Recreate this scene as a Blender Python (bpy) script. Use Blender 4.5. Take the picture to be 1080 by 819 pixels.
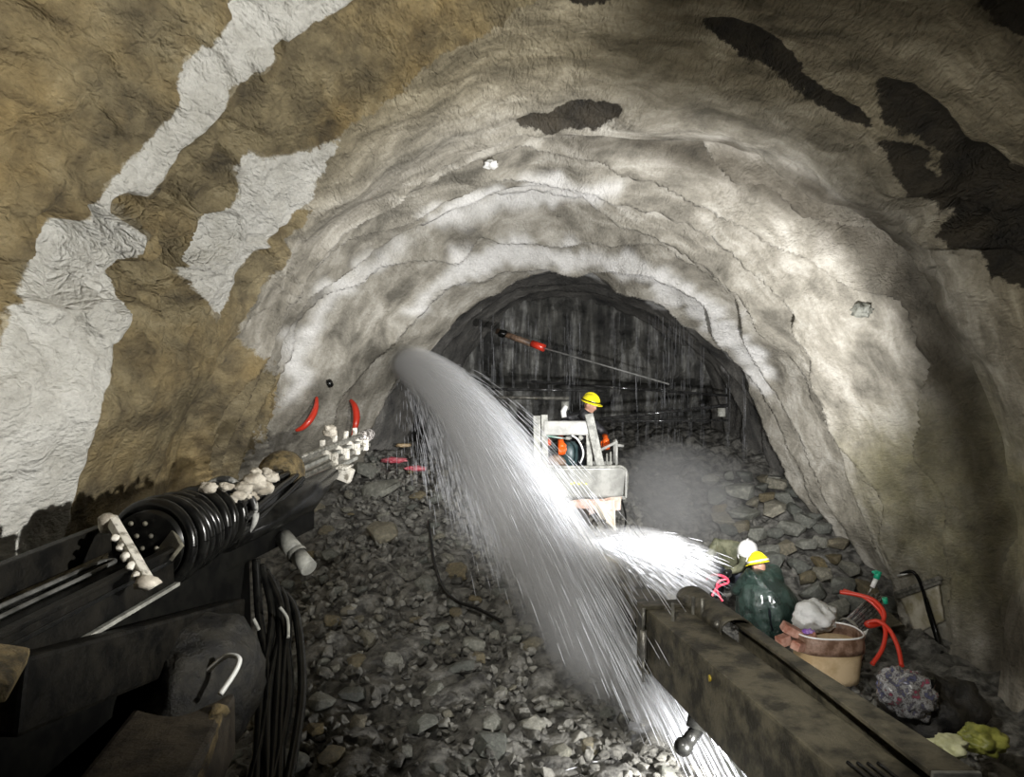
import bpy, bmesh, math, random
import numpy as np
from mathutils import Vector, Matrix, noise, Quaternion

R = math.radians
rnd = random.Random(7)
scene = bpy.context.scene
for o in list(bpy.data.objects):
    bpy.data.objects.remove(o, do_unlink=True)
col = scene.collection

# ------------------------------------------------------------ camera
CAMZ = 3.6
F = 800.0
PITCH = math.atan(19.5 / F)
cam_d = bpy.data.cameras.new('camera'); cam = bpy.data.objects.new('camera', cam_d); col.objects.link(cam)
cam_d.sensor_width = 36.0; cam_d.lens = 36.0 * F / 1080.0
cam_d.clip_start = 0.05; cam_d.clip_end = 200
cam.location = (0, 0, CAMZ); cam.rotation_euler = (R(90) - PITCH, 0, 0)
scene.camera = cam

# ------------------------------------------------------------ world + exposure
w = bpy.data.worlds.new('world'); scene.world = w; w.use_nodes = True
w.node_tree.nodes['Background'].inputs[0].default_value = (0.9, 0.93, 1.0, 1)
w.node_tree.nodes['Background'].inputs[1].default_value = 0.02
vs = scene.view_settings
vs.view_transform = 'Standard'; vs.look = 'None'; vs.gamma = 1.0; vs.use_curve_mapping = False
vs.exposure = 0.0
scene.cycles.max_bounces = 6
scene.cycles.volume_bounces = 1
scene.cycles.transparent_max_bounces = 24
scene.cycles.sample_clamp_indirect = 4.0

def lamp(name, kind, loc, target, power, color=(1, 1, 1), size=0.25, angle=120, blend=0.5):
    d = bpy.data.lights.new(name, kind); d.energy = power; d.color = color
    if kind == 'SPOT':
        d.spot_size = R(angle); d.spot_blend = blend; d.shadow_soft_size = size
    elif kind == 'AREA':
        d.shape = 'DISK'; d.size = size; d.spread = R(angle)
    else:
        d.shadow_soft_size = size
    o = bpy.data.objects.new(name, d); col.objects.link(o)
    o.location = loc
    o.rotation_euler = (Vector(target) - Vector(loc)).to_track_quat('-Z', 'Y').to_euler()
    return o

# the work lights of the drilling rig, then fill spots added for the jet
lamp('rig_floodlight_right', 'SPOT', (2.3, 2.6, 3.5), (-3.4, 6.0, 5.3), 1330, (1.0, 0.98, 0.92), 0.06, 90, 0.5)
lamp('boom_worklight', 'SPOT', (2.55, 6.7, 2.75), (0.6, 12.0, 4.2), 1080, (1.0, 0.99, 0.98), 0.08, 138, 0.55)
lamp('rig_floodlight_front', 'SPOT', (-0.3, 2.0, 4.4), (2.9, 9.0, 2.2), 640, (1.0, 0.98, 0.92), 0.10, 88, 0.6)

lamp('jet_foot_fill', 'SPOT', (1.42, 4.9, 1.02), (0.6, 7.4, 1.3), 190, (1.0, 0.99, 0.98), 0.06, 140, 0.6)  # added fill hidden under the boom, brightens the jet foot and near stones

lamp('jet_fill_spot', 'SPOT', (0.7, 2.0, 4.7), (-0.9, 10.6, 3.0), 1500, (1.0, 1.0, 1.0), 0.06, 34, 0.8)  # added fill aimed at the upper jet to whiten it

# ------------------------------------------------------------ helpers
def P(px, py, Y):
    """world point seen at photo pixel (px, py) at distance Y down the tunnel"""
    dx = (px - 540.0) / F; dz = (409.5 - py) / F
    c, s = math.cos(PITCH), math.sin(PITCH)
    vy = c + dz * s; vz = -s + dz * c
    k = Y / vy
    return Vector((dx * k, Y, CAMZ + vz * k))

def to_px(X, Y, Z):
    c, s = math.cos(PITCH), math.sin(PITCH)
    z = Z - CAMZ
    d = Y * c - z * s; u = Y * s + z * c
    d = np.maximum(d, 0.05)
    return 540 + F * X / d, 409.5 - F * u / d

def frac_noise(p, octaves=4, h=1.0, lac=2.0):
    return noise.fractal(p, h, lac, octaves, noise_basis='PERLIN_ORIGINAL')

class MB:
    """collects shapes into one mesh"""
    def __init__(self): self.v = []; self.f = []; self.sm = []
    def add(self, verts, faces, smooth=False):
        b = len(self.v)
        self.v += [tuple(p) for p in verts]
        self.f += [tuple(i + b for i in f) for f in faces]
        self.sm += [smooth] * len(faces)
        return self
    def box(self, c, s, rot=None, bev=0.0):
        bm = bmesh.new(); bmesh.ops.create_cube(bm, size=1.0)
        bmesh.ops.scale(bm, vec=Vector(s), verts=bm.verts)
        if bev > 0:
            bmesh.ops.bevel(bm, geom=bm.edges[:], offset=bev, segments=2, affect='EDGES', profile=0.6)
        m = Matrix.Translation(Vector(c)) @ (rot.to_4x4() if rot is not None else Matrix())
        bmesh.ops.transform(bm, matrix=m, verts=bm.verts)
        return self.bm(bm)
    def bm(self, bm, smooth=False):
        bm.verts.ensure_lookup_table(); bm.verts.index_update()
        self.add([v.co[:] for v in bm.verts], [[v.index for v in f.verts] for f in bm.faces], smooth)
        bm.free(); return self
    def beam(self, a, b, wdt, hgt, up=(0, 0, 1), bev=0.01):
        a, b = Vector(a), Vector(b); y = (b - a).normalized(); x = y.cross(Vector(up)).normalized(); z = x.cross(y)
        rot = Matrix((x, y, z)).transposed()
        return self.box((a + b) / 2, (wdt, (b - a).length, hgt), rot, bev)
    def tube(self, pts, r, n=8, caps=True, smooth=True):
        pts = [Vector(p) for p in pts]; k = len(pts)
        rr = r if isinstance(r, (list, tuple)) else [r] * k
        t0 = (pts[1] - pts[0]).normalized()
        ref = Vector((0, 0, 1)) if abs(t0.z) < 0.9 else Vector((1, 0, 0))
        nx = t0.cross(ref).normalized(); prev = t0; V = []; 
        for i, p in enumerate(pts):
            t = (pts[min(i + 1, k - 1)] - pts[max(i - 1, 0)])
            t = t.normalized() if t.length > 1e-9 else prev
            nx = prev.rotation_difference(t) @ nx; prev = t; ny = t.cross(nx)
            for j in range(n):
                a = 2 * math.pi * j / n
                V.append(p + (nx * math.cos(a) + ny * math.sin(a)) * rr[i])
        Fs = [(i * n + j, i * n + (j + 1) % n, (i + 1) * n + (j + 1) % n, (i + 1) * n + j) for i in range(k - 1) for j in range(n)]
        self.add(V, Fs, smooth)
        if caps:
            b = len(self.v) - len(V)
            self.f.append(tuple(b + j for j in range(n))[::-1]); self.sm.append(False)
            self.f.append(tuple(b + (k - 1) * n + j for j in range(n))); self.sm.append(False)
        return self
    def cyl(self, a, b, r, r2=None, n=20):
        return self.tube([a, b], [r, r if r2 is None else r2], n)
    def lathe(self, prof, c=(0, 0, 0), rot=None, n=28, sx=1, sy=1, smooth=True):
        V = []; m = rot if rot is not None else Matrix.Identity(3); c = Vector(c)
        for (r, z) in prof:
            for j in range(n):
                a = 2 * math.pi * j / n
                V.append(c + m @ Vector((r * math.cos(a) * sx, r * math.sin(a) * sy, z)))
        k = len(prof)
        Fs = [(i * n + j, i * n + (j + 1) % n, (i + 1) * n + (j + 1) % n, (i + 1) * n + j) for i in range(k - 1) for j in range(n)]
        return self.add(V, Fs, smooth)
    def sheet(self, fn, nu, nv, smooth=True):
        V = [fn(i / nu, j / nv) for j in range(nv + 1) for i in range(nu + 1)]
        q = nu + 1
        Fs = [(j * q + i, j * q + i + 1, (j + 1) * q + i + 1, (j + 1) * q + i) for j in range(nv) for i in range(nu)]
        return self.add(V, Fs, smooth)
    def ball(self, c, r, rot=None, sub=3, rough=0.0, seed=0.0, scale=1.0, cut=None):
        bm = bmesh.new(); bmesh.ops.create_icosphere(bm, subdivisions=sub, radius=1.0)
        r3 = Vector(r) if not isinstance(r, (int, float)) else Vector((r, r, r))
        for v in bm.verts:
            d = v.co.copy()
            k = 1 + rough * frac_noise(d * scale + Vector((seed, seed * .7, 1.3)), 3)
            v.co = Vector((d.x * r3.x, d.y * r3.y, d.z * r3.z)) * k
        m = Matrix.Translation(Vector(c)) @ (rot.to_4x4() if rot is not None else Matrix())
        bmesh.ops.transform(bm, matrix=m, verts=bm.verts)
        return self.bm(bm, True)
    def build(self, name, mat, parent=None, loc=None):
        me = bpy.data.meshes.new(name)
        off = Vector(loc) if loc is not None else Vector((0, 0, 0))
        me.from_pydata([tuple(Vector(p) - off) for p in self.v], [], self.f); me.update()
        me.polygons.foreach_set('use_smooth', self.sm)
        me.materials.append(mat)
        o = bpy.data.objects.new(name, me); col.objects.link(o)
        o.location = off
        if parent is not None:
            o.parent = parent
            o.location = off - Vector(parent.location)
        return o

def tag(o, label=None, cat=None, group=None, kind=None):
    if label: o['label'] = label
    if cat: o['category'] = cat
    if group: o['group'] = group
    if kind: o['kind'] = kind
    return o

def empty(name, loc, label, cat, group=None):
    o = bpy.data.objects.new(name, None); col.objects.link(o); o.location = Vector(loc)
    o.empty_display_size = 0.2
    return tag(o, label, cat, group)

def solid(o, t=0.01, off=0.0):
    m = o.modifiers.new('solid', 'SOLIDIFY'); m.thickness = t; m.offset = off
    return o

def subsurf(o, lv=1):
    m = o.modifiers.new('sub', 'SUBSURF'); m.levels = lv; m.render_levels = lv
    return o

def spline(pts, n=24):
    """catmull-rom through points"""
    pts = [Vector(p) for p in pts]; out = []
    for i in range(len(pts) - 1):
        p0 = pts[max(i - 1, 0)]; p1 = pts[i]; p2 = pts[i + 1]; p3 = pts[min(i + 2, len(pts) - 1)]
        m = max(2, n // (len(pts) - 1))
        for j in range(m):
            t = j / m
            out.append(0.5 * ((2 * p1) + (p2 - p0) * t + (2 * p0 - 5 * p1 + 4 * p2 - p3) * t * t + (3 * p1 - p0 - 3 * p2 + p3) * t ** 3))
    out.append(pts[-1]); return out

# ------------------------------------------------------------ materials
def newmat(name):
    m = bpy.data.materials.new(name); m.use_nodes = True
    nt = m.node_tree; b = nt.nodes['Principled BSDF']
    return m, nt, b

def mat(name, c1, c2=None, rough=0.6, metal=0.0, scale=6.0, bump=0.0, bscale=30.0, detail=6, lo=0.4, hi=0.6, spec=0.5, coat=0.0, alpha=1.0, emis=None):
    m, nt, b = newmat(name)
    b.inputs['Roughness'].default_value = rough
    b.inputs['Metallic'].default_value = metal
    b.inputs['Specular IOR Level'].default_value = spec
    b.inputs['Coat Weight'].default_value = coat
    b.inputs['Coat Roughness'].default_value = 0.08
    b.inputs['Alpha'].default_value = alpha
    b.inputs['Base Color'].default_value = (*c1, 1)
    tc = nt.nodes.new('ShaderNodeTexCoord')
    if c2 is not None:
        n = nt.nodes.new('ShaderNodeTexNoise'); n.inputs['Scale'].default_value = scale; n.inputs['Detail'].default_value = detail
        n.inputs['Roughness'].default_value = 0.65
        nt.links.new(tc.outputs['Object'], n.inputs['Vector'])
        r = nt.nodes.new('ShaderNodeValToRGB')
        r.color_ramp.elements[0].position = lo; r.color_ramp.elements[0].color = (*c1, 1)
        r.color_ramp.elements[1].position = hi; r.color_ramp.elements[1].color = (*c2, 1)
        nt.links.new(n.outputs['Fac'], r.inputs['Fac']); nt.links.new(r.outputs['Color'], b.inputs['Base Color'])
    if bump > 0:
        n2 = nt.nodes.new('ShaderNodeTexNoise'); n2.inputs['Scale'].default_value = bscale; n2.inputs['Detail'].default_value = 8
        n2.inputs['Roughness'].default_value = 0.7
        nt.links.new(tc.outputs['Object'], n2.inputs['Vector'])
        bp = nt.nodes.new('ShaderNodeBump'); bp.inputs['Strength'].default_value = 1.0; bp.inputs['Distance'].default_value = bump
        nt.links.new(n2.outputs['Fac'], bp.inputs['Height']); nt.links.new(bp.outputs['Normal'], b.inputs['Normal'])
    if emis:
        b.inputs['Emission Color'].default_value = (*emis[0], 1); b.inputs['Emission Strength'].default_value = emis[1]
    return m

def nd(nt, kind, **kw):
    n = nt.nodes.new(kind)
    for k, v in kw.items():
        if k in n.inputs: n.inputs[k].default_value = v
        else: setattr(n, k, v)
    return n

def ramp(nt, src, stops):
    r = nt.nodes.new('ShaderNodeValToRGB'); e = r.color_ramp.elements
    while len(e) < len(stops): e.new(0.5)
    for k, (p, c) in enumerate(stops):
        e[k].position = p; e[k].color = (*c, 1) if len(c) == 3 else c
    nt.links.new(src, r.inputs['Fac']); return r.outputs['Color']

def mix(nt, fac, a, b, mode='MIX'):
    m = nt.nodes.new('ShaderNodeMix'); m.data_type = 'RGBA'; m.blend_type = mode
    if isinstance(fac, (int, float)): m.inputs[0].default_value = fac
    else: nt.links.new(fac, m.inputs[0])
    for s, i in ((a, 6), (b, 7)):
        if isinstance(s, tuple): m.inputs[i].default_value = (*s, 1)
        else: nt.links.new(s, m.inputs[i])
    return m.outputs[2]

def mathn(nt, op, a, b=None, clamp=False):
    m = nt.nodes.new('ShaderNodeMath'); m.operation = op; m.use_clamp = clamp
    for s, i in ((a, 0), (b, 1)):
        if s is None: continue
        if isinstance(s, (int, float)): m.inputs[i].default_value = s
        else: nt.links.new(s, m.inputs[i])
    return m.outputs[0]

def rock_lining():
    m, nt, b = newmat('rock_and_shotcrete')
    tc = nt.nodes.new('ShaderNodeTexCoord'); ob = tc.outputs['Object']
    ms = nd(nt, 'ShaderNodeMapping'); ms.inputs['Scale'].default_value = (1.0, 0.5, 1.0); nt.links.new(ob, ms.inputs['Vector']); ob = ms.outputs['Vector']
    edge_n = nd(nt, 'ShaderNodeTexNoise', Scale=9.0, Detail=9.0, Roughness=.72); nt.links.new(ob, edge_n.inputs['Vector'])
    def att(n):
        a = nt.nodes.new('ShaderNodeAttribute'); a.attribute_name = n
        if n not in ('brown', 'white', 'wet'): return a.outputs['Fac']
        v = mathn(nt, 'ADD', a.outputs['Fac'], mathn(nt, 'MULTIPLY', mathn(nt, 'SUBTRACT', edge_n.outputs['Fac'], .5), 1.7))
        r = nd(nt, 'ShaderNodeMapRange'); r.inputs['From Min'].default_value = .40; r.inputs['From Max'].default_value = .60; r.interpolation_type = 'SMOOTHSTEP'
        nt.links.new(v, r.inputs['Value'])
        return r.outputs['Result']
    def nz(scale, det=8, ro=0.6, dist=0.0, vec=None):
        n = nd(nt, 'ShaderNodeTexNoise', Scale=scale, Detail=float(det), Roughness=ro, Distortion=dist)
        nt.links.new(vec or ob, n.inputs['Vector']); return n.outputs['Fac']
    mp = nd(nt, 'ShaderNodeMapping'); mp.inputs['Scale'].default_value = (1.0, 5.0, 1.0); nt.links.new(ob, mp.inputs['Vector'])
    big = nz(0.9, 6, 0.6); mid = nz(3.5, 8, 0.65, 0.3); fine = nz(28, 6, 0.7); band = nz(1.5, 7, 0.65, 0.3, mp.outputs['Vector'])
    grey = ramp(nt, band, [(0.34, (0.13, 0.12, 0.098)), (0.5, (0.29, 0.27, 0.225)), (0.66, (0.50, 0.475, 0.42))])
    white = ramp(nt, mid, [(0.3, (0.50, 0.485, 0.44)), (0.6, (0.70, 0.69, 0.65))])
    brown = ramp(nt, mid, [(0.28, (0.06, 0.05, 0.034)), (0.43, (0.15, 0.122, 0.072)), (0.58, (0.26, 0.215, 0.125)), (0.72, (0.36, 0.31, 0.20))])
    ochre = ramp(nt, big, [(0.45, (1, 1, 1)), (0.72, (1.22, 1.02, 0.66))])
    brown = mix(nt, 0.8, brown, ochre, 'MULTIPLY')
    wetc = ramp(nt, mid, [(0.3, (0.012, 0.011, 0.009)), (0.7, (0.055, 0.045, 0.03))])
    olive = ramp(nt, mid, [(0.3, (0.10, 0.09, 0.045)), (0.65, (0.33, 0.30, 0.15))])
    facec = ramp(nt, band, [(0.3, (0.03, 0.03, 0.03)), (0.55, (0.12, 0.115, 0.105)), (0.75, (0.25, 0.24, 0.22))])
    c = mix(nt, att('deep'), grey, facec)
    c = mix(nt, att('olive'), c, olive)
    c = mix(nt, att('crack'), c, mix(nt, 1.0, c, (1.0, 0.93, 0.76), 'MULTIPLY'))
    c = mix(nt, att('pale'), c, ramp(nt, mid, [(0.3, (0.66, 0.65, 0.62)), (0.6, (0.88, 0.87, 0.85))]))
    c = mix(nt, att('white'), c, white)
    c = mix(nt, att('brown'), c, brown)
    c = mix(nt, att('wet'), c, wetc)
    c = mix(nt, att('shade'), c, mix(nt, 1.0, c, (0.30, 0.28, 0.25), 'MULTIPLY'))  # multiplies the painted shade into the lining colour
    sp = ramp(nt, fine, [(0.35, (0.78, 0.78, 0.78)), (0.65, (1.1, 1.1, 1.1))])
    c = mix(nt, 0.6, c, sp, 'MULTIPLY')
    nt.links.new(c, b.inputs['Base Color'])
    ro = mathn(nt, 'SUBTRACT', 0.8, mathn(nt, 'MULTIPLY', att('wet'), 0.15)); nt.links.new(ro, b.inputs['Roughness'])
    b.inputs['Specular IOR Level'].default_value = 0.35
    # bumps: crackled skin + grit
    wv = nd(nt, 'ShaderNodeVectorMath', operation='ADD')
    nn = nd(nt, 'ShaderNodeTexNoise', Scale=5.0, Detail=4.0); nt.links.new(ob, nn.inputs['Vector'])
    sc = nd(nt, 'ShaderNodeVectorMath', operation='SCALE'); sc.inputs['Scale'].default_value = 0.25
    nt.links.new(nn.outputs['Color'], sc.inputs[0]); nt.links.new(ob, wv.inputs[0]); nt.links.new(sc.outputs[0], wv.inputs[1])
    def cells(scale):
        vo = nd(nt, 'ShaderNodeTexVoronoi', Scale=scale); vo.feature = 'DISTANCE_TO_EDGE'; nt.links.new(wv.outputs[0], vo.inputs['Vector'])
        return mathn(nt, 'MINIMUM', vo.outputs['Distance'], .16)
    vc = nd(nt, 'ShaderNodeTexVoronoi', Scale=24.0); vc.feature = 'F1'; nt.links.new(wv.outputs[0], vc.inputs['Vector'])
    h1 = mathn(nt, 'MULTIPLY', cells(9.0), mathn(nt, 'ADD', 0.04, mathn(nt, 'MULTIPLY', att('broken'), 0.16)))
    h1 = mathn(nt, 'ADD', h1, mathn(nt, 'MULTIPLY', vc.outputs['Distance'], -0.030))
    h2 = mathn(nt, 'MULTIPLY', nz(36, 5, 0.7), 0.050)
    h3 = mathn(nt, 'MULTIPLY', nz(6, 5, 0.6), 0.09)
    amt = mathn(nt, 'ADD', 0.35, mathn(nt, 'MULTIPLY', att('crack'), 0.25))
    hh = mathn(nt, 'MULTIPLY', mathn(nt, 'ADD', mathn(nt, 'ADD', h1, h2), h3), amt)
    bp = nd(nt, 'ShaderNodeBump', Strength=1.0, Distance=1.0); nt.links.new(hh, bp.inputs['Height']); nt.links.new(bp.outputs['Normal'], b.inputs['Normal'])
    return m

def rubble_mat(name, wet=0.4, tint=(1, 1, 1)):
    m, nt, b = newmat(name)
    tc = nt.nodes.new('ShaderNodeTexCoord'); ob = tc.outputs['Object']; oi = nt.nodes.new('ShaderNodeObjectInfo')
    n = nd(nt, 'ShaderNodeTexNoise', Scale=5.0, Detail=8.0, Roughness=0.65); nt.links.new(ob, n.inputs['Vector'])
    c = ramp(nt, n.outputs['Fac'], [(0.3, (0.10 * tint[0], 0.10 * tint[1], 0.09 * tint[2])), (0.55, (0.21 * tint[0], 0.21 * tint[1], 0.19 * tint[2])), (0.75, (0.36, 0.35, 0.31))])
    t = ramp(nt, oi.outputs['Random'], [(0.0, (0.55, 0.58, 0.56)), (0.3, (0.95, 0.98, 0.95)), (0.6, (1.35, 1.35, 1.28)), (0.85, (0.9, 0.72, 0.42)), (1.0, (1.7, 1.7, 1.65))])
    c = mix(nt, 1.0, c, t, 'MULTIPLY')
    nt.links.new(c, b.inputs['Base Color']); b.inputs['Roughness'].default_value = wet
    n2 = nd(nt, 'ShaderNodeTexNoise', Scale=14.0, Detail=8.0, Roughness=0.7); nt.links.new(ob, n2.inputs['Vector'])
    bp = nd(nt, 'ShaderNodeBump', Strength=0.7, Distance=0.05); nt.links.new(n2.outputs['Fac'], bp.inputs['Height']); nt.links.new(bp.outputs['Normal'], b.inputs['Normal'])
    return m

M_LINING = rock_lining()
M_RUBBLE = rubble_mat('wet_grey_stone', 0.35)
M_FLOOR = mat('muck_ground', (0.06, 0.058, 0.052), (0.27, 0.262, 0.235), 0.5, scale=7, bump=0.08, bscale=12)

# ------------------------------------------------------------ tunnel lining
CX, CY = 610.0, 430.0
TH = np.radians(np.linspace(-52, 232, 761))
def prof(pairs):
    a = sorted(pairs); x = np.radians([p[0] for p in a]); y = np.array([p[1] for p in a], float)
    r = np.interp(TH, x, y)
    k = np.hanning(19); k /= k.sum()
    return np.convolve(np.pad(r, 9, mode='edge'), k, 'valid')
rF = prof([(-50, 190), (-30, 165), (-10, 156), (0, 154), (17, 143), (38, 124), (63, 116), (93, 121), (117, 128), (143, 128), (180, 130), (210, 150), (230, 180)]) * 15.5 / F
rE = prof([(-50, 420), (-33, 347), (-25, 282), (-22, 256), (-11, 219), (9, 187), (24, 161), (44, 147), (63, 138), (84, 141), (99, 145), (127, 160), (143, 170), (159, 178), (171, 197), (183, 215), (200, 256), (230, 320)]) * 12.6 / F
rD = prof([(-50, 480), (-30, 388), (-23, 335), (-14, 297), (-4, 262), (10, 233), (24, 219), (48, 209), (65, 208), (80, 212), (100, 235), (117, 246), (130, 256), (143, 287), (154, 302), (166, 320), (176, 328), (191, 377), (230, 450)]) * 10.2 / F
rC = prof([(-50, 640), (-30, 520), (-9, 455), (1, 430), (13, 402), (25, 376), (44, 334), (61, 311), (74, 294), (88, 284), (103, 297), (118, 300), (134, 304), (144, 328), (159, 336), (175, 361), (187, 403), (205, 470), (230, 560)]) * 7.8 / F
rN = prof([(-50, 6.2), (-30, 5.2), (0, 4.75), (30, 4.5), (60, 3.7), (90, 3.45), (120, 3.4), (150, 3.35), (180, 3.15), (205, 3.7), (230, 5.2)])
rX = prof([(-50, 2.6), (0, 2.0), (90, 1.6), (180, 1.7), (230, 2.4)])
lipC = prof([(-50, .5), (0, .6), (50, .6), (80, .4), (110, .15), (160, .12), (230, .1)])
keys = [(-8.0, rN), (5.0, rN), (6.6, rN * .55 + rC * .45), (7.5, rC), (7.8, rC), (8.1, rC + lipC), (8.7, rC * .6 + rD * .4 + 0.28), (9.9, rD + .04), (10.2, rD), (10.4, rD + 0.34), (11.2, rD * .5 + rE * .5 + .10),
        (12.4, rE + .02), (12.6, rE), (12.85, rE + 0.34), (14.0, (rE + rF) / 2 + .1), (15.3, rF), (16.2, rF - .1)]
ys = np.concatenate([np.linspace(-8, 2.0, 15)[:-1], np.linspace(2.0, 4.2, 30)[:-1], 1 / np.linspace(1 / 4.2, 1 / 8.2, 330)[:-1], np.linspace(8.2, 16.2, 300)])
kY = np.array([k[0] for k in keys]); kR = np.array([k[1] for k in keys])
NY, NT = len(ys), len(TH)
G = np.empty((NY, NT))
for j in range(NT):
    G[:, j] = np.interp(ys, kY, kR[:, j])
# soften along the length a little where it is uniform
cdir = P(CX, CY, 1.0) - Vector((0, 0, CAMZ))
cosT, sinT = np.cos(TH), np.sin(TH)
X = np.empty((NY, NT)); Z = np.empty((NY, NT)); Y = np.repeat(ys[:, None], NT, 1)
cy = np.maximum(ys, 0.5)
disp = np.zeros((NY, NT)); rag = np.zeros((NY, NT)); rag2 = np.zeros((NY, NT)); dY = np.zeros((NY, NT))
for i in range(NY):
    yy = ys[i]
    if yy < 1.6: continue
    for j in range(0, NT):
        r = G[i, j]; p = Vector((cdir.x * cy[i] + r * cosT[j], yy, r * sinT[j] + cdir.z * cy[i]))
        n1 = frac_noise(p * 0.9, 4)
        s = 0
        if yy > 7.6:   # flowing ribs of the sprayed rings
            k = 1.0 if yy < 13 else 0.5
            ph = yy * 1.35 + 1.1 * noise.noise(Vector((p.x * .45, yy * .3, p.z * .45))) + .25 * noise.noise(p * 1.6)
            q = ph - math.floor(ph)
            q = (q / .92) ** 2 if q < .92 else (1 - (q - .92) / .08)
            s = -0.33 * k * q + 0.11
            s += 0.05 * n1
            s += 0.02 * noise.noise(p * 5)
            s = s * min(1, (yy - 7.6) / .5) + (1 - min(1, (yy - 7.6) / .5)) * .09 * n1
        else:
            s = 0.09 * n1 + 0.03 * frac_noise(p * 4.0, 3)
        disp[i, j] = s
        rag[i, j] = noise.noise(p * 3.1) + .5 * noise.noise(p * 8) + .35 * noise.noise(p * 19)
        rag2[i, j] = noise.noise(p * 1.7 + Vector((9, 3, 1))) + .5 * noise.noise(p * 6 + Vector((2, 5, 1)))
# blocky fractured zones
Rr = G + disp
X = cdir.x * cy[:, None] + Rr * cosT[None, :]
Z = CAMZ + cdir.z * cy[:, None] + Rr * sinT[None, :]
PX, PY = to_px(X, Y, Z)
def inpoly(px, py, poly, soft=0):
    c = np.zeros(px.shape, bool); n = len(poly)
    for a in range(n):
        x1, y1 = poly[a]; x2, y2 = poly[(a + 1) % n]
        if y1 == y2: continue
        cnd = ((y1 > py) != (y2 > py)) & (px < (x2 - x1) * (py - y1) / (y2 - y1) + x1)
        c ^= cnd
    return c
def mask(polys, amp=14):
    wx = PX + amp * rag; wy = PY + amp * rag2
    m = np.zeros(PX.shape)
    for poly in polys: m = np.maximum(m, inpoly(wx, wy, poly).astype(float))
    m[Y < 1.2] = 0
    return m
BROWN = [  # ochre rock, with the shade between the floodlight streaks painted in
 [(-400, -400), (420, -400), (275, -5), (245, 20), (205, 80), (193, 95), (188, 120), (140, 170), (110, 215), (85, 245), (60, 285), (0, 350), (-60, 400), (-400, 560)],
 [(376, -5), (500, -300), (760, -300), (575, -5), (540, 20), (460, 65), (420, 100), (365, 140), (330, 160), (285, 168), (262, 162), (250, 185), (262, 205), (235, 240), (212, 290), (205, 330), (150, 320), (140, 280), (160, 240), (155, 215), (175, 195), (200, 160), (240, 120), (250, 95), (300, 50)],
 [(300, 238), (320, 215), (332, 228), (300, 265), (285, 300), (262, 345), (238, 348), (255, 290)],
 [(135, 345), (150, 300), (215, 300), (245, 352), (275, 372), (292, 420), (245, 510), (150, 572), (60, 600), (100, 460)]]
WHITE = [  # floodlight streaks across the left wall, painted as white bands
 [(-300, 520), (-60, 400), (0, 355), (60, 285), (85, 245), (110, 215), (140, 170), (188, 120), (193, 95), (205, 80), (245, 20), (275, -5), (420, -400), (500, -300), (376, 0), (300, 50), (250, 95), (240, 120), (200, 160), (175, 195), (155, 215), (150, 250), (160, 290), (135, 345), (100, 460), (60, 600), (0, 625), (-300, 700)],
 [(262, 162), (285, 168), (330, 160), (365, 140), (345, 175), (325, 215), (300, 238), (255, 290), (250, 340), (215, 310), (212, 290), (235, 240), (262, 205), (250, 185)]]
PALE = [
 [(445, 232), (470, 212), (530, 196), (600, 185), (660, 200), (650, 212), (600, 215), (520, 222), (460, 246)],
 [(300, 420), (305, 360), (345, 300), (400, 262), (440, 245), (425, 262), (370, 300), (330, 355), (315, 420)],
 [(540, 258), (600, 262), (680, 275), (760, 320), (820, 400), (800, 405), (740, 340), (670, 300), (610, 282), (540, 280), (470, 300), (430, 345), (440, 310), (480, 275)]]
WET = [
 [(543, 130), (560, 125), (580, 122), (600, 110), (630, 107), (660, 113), (655, 125), (640, 135), (600, 138), (575, 145), (570, 138), (545, 135)],
 [(735, 20), (775, 22), (800, 33), (848, 70), (838, 75), (870, 97), (920, 130), (915, 138), (885, 126), (855, 108), (818, 80), (790, 67), (755, 42)],
 [(918, 82), (965, 90), (1000, 122), (1042, 175), (1035, 185), (1000, 183), (975, 152), (930, 133)],
 [(926, 146), (955, 152), (985, 183), (1100, 190), (1160, 330), (1060, 300), (1035, 290), (1000, 242), (970, 222), (935, 172)],
 [(1003, -60), (1200, -60), (1200, 60), (1080, 40), (1050, 32), (1035, 16)],
 [(590, -8), (668, -8), (640, 8), (605, 11)]]
OLIVE = [[(905, 480), (960, 420), (1010, 470), (1060, 560), (1085, 640), (1000, 640), (960, 590), (930, 560)], [(1000, 370), (1110, 500), (1110, 640), (1040, 560)]]
def blur(m, n):
    k = np.hanning(n); k /= k.sum()
    m = np.apply_along_axis(lambda v: np.convolve(v, k, 'same'), 1, m)
    return np.apply_along_axis(lambda v: np.convolve(v, k, 'same'), 0, m)
mp_ = blur(mask(PALE, 16), 9) * .85
SHADE = [[(560, 138), (690, 146), (760, 148), (850, 182), (930, 232), (985, 298), (1035, 400), (1062, 520), (1090, 720), (1045, 720), (1022, 560), (992, 430), (952, 345), (905, 282), (840, 228), (760, 185), (690, 168), (600, 152)]]  # shade behind the vault lip and down the right wall, painted darker
msh = blur(mask(SHADE, 10), 13) * .95
msh = np.maximum(msh, .35 * blur(mask([[(330, 235), (430, 172), (545, 140), (545, 155), (440, 190), (345, 260), (285, 400), (250, 480), (215, 480), (240, 400), (285, 310)]], 10), 15))  # fainter painted shade along the left side of the lip
mb = blur(mask(BROWN, 6), 17); mw = blur(mask(WHITE, 5), 17); mk = blur(mask(WET, 4), 13); mo = blur(mask(OLIVE, 50), 41) * .6
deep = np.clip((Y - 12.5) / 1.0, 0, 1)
crack = np.clip((7.6 - Y) / 0.8, 0, 1)
cz = np.exp(-(((PX - 150) / 110) ** 2 + ((PY - 275) / 75) ** 2))      # broken, blocky band on the left wall
cz = np.maximum(cz, np.exp(-(((PX - 30) / 60) ** 2 + ((PY - 240) / 40) ** 2)))
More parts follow.
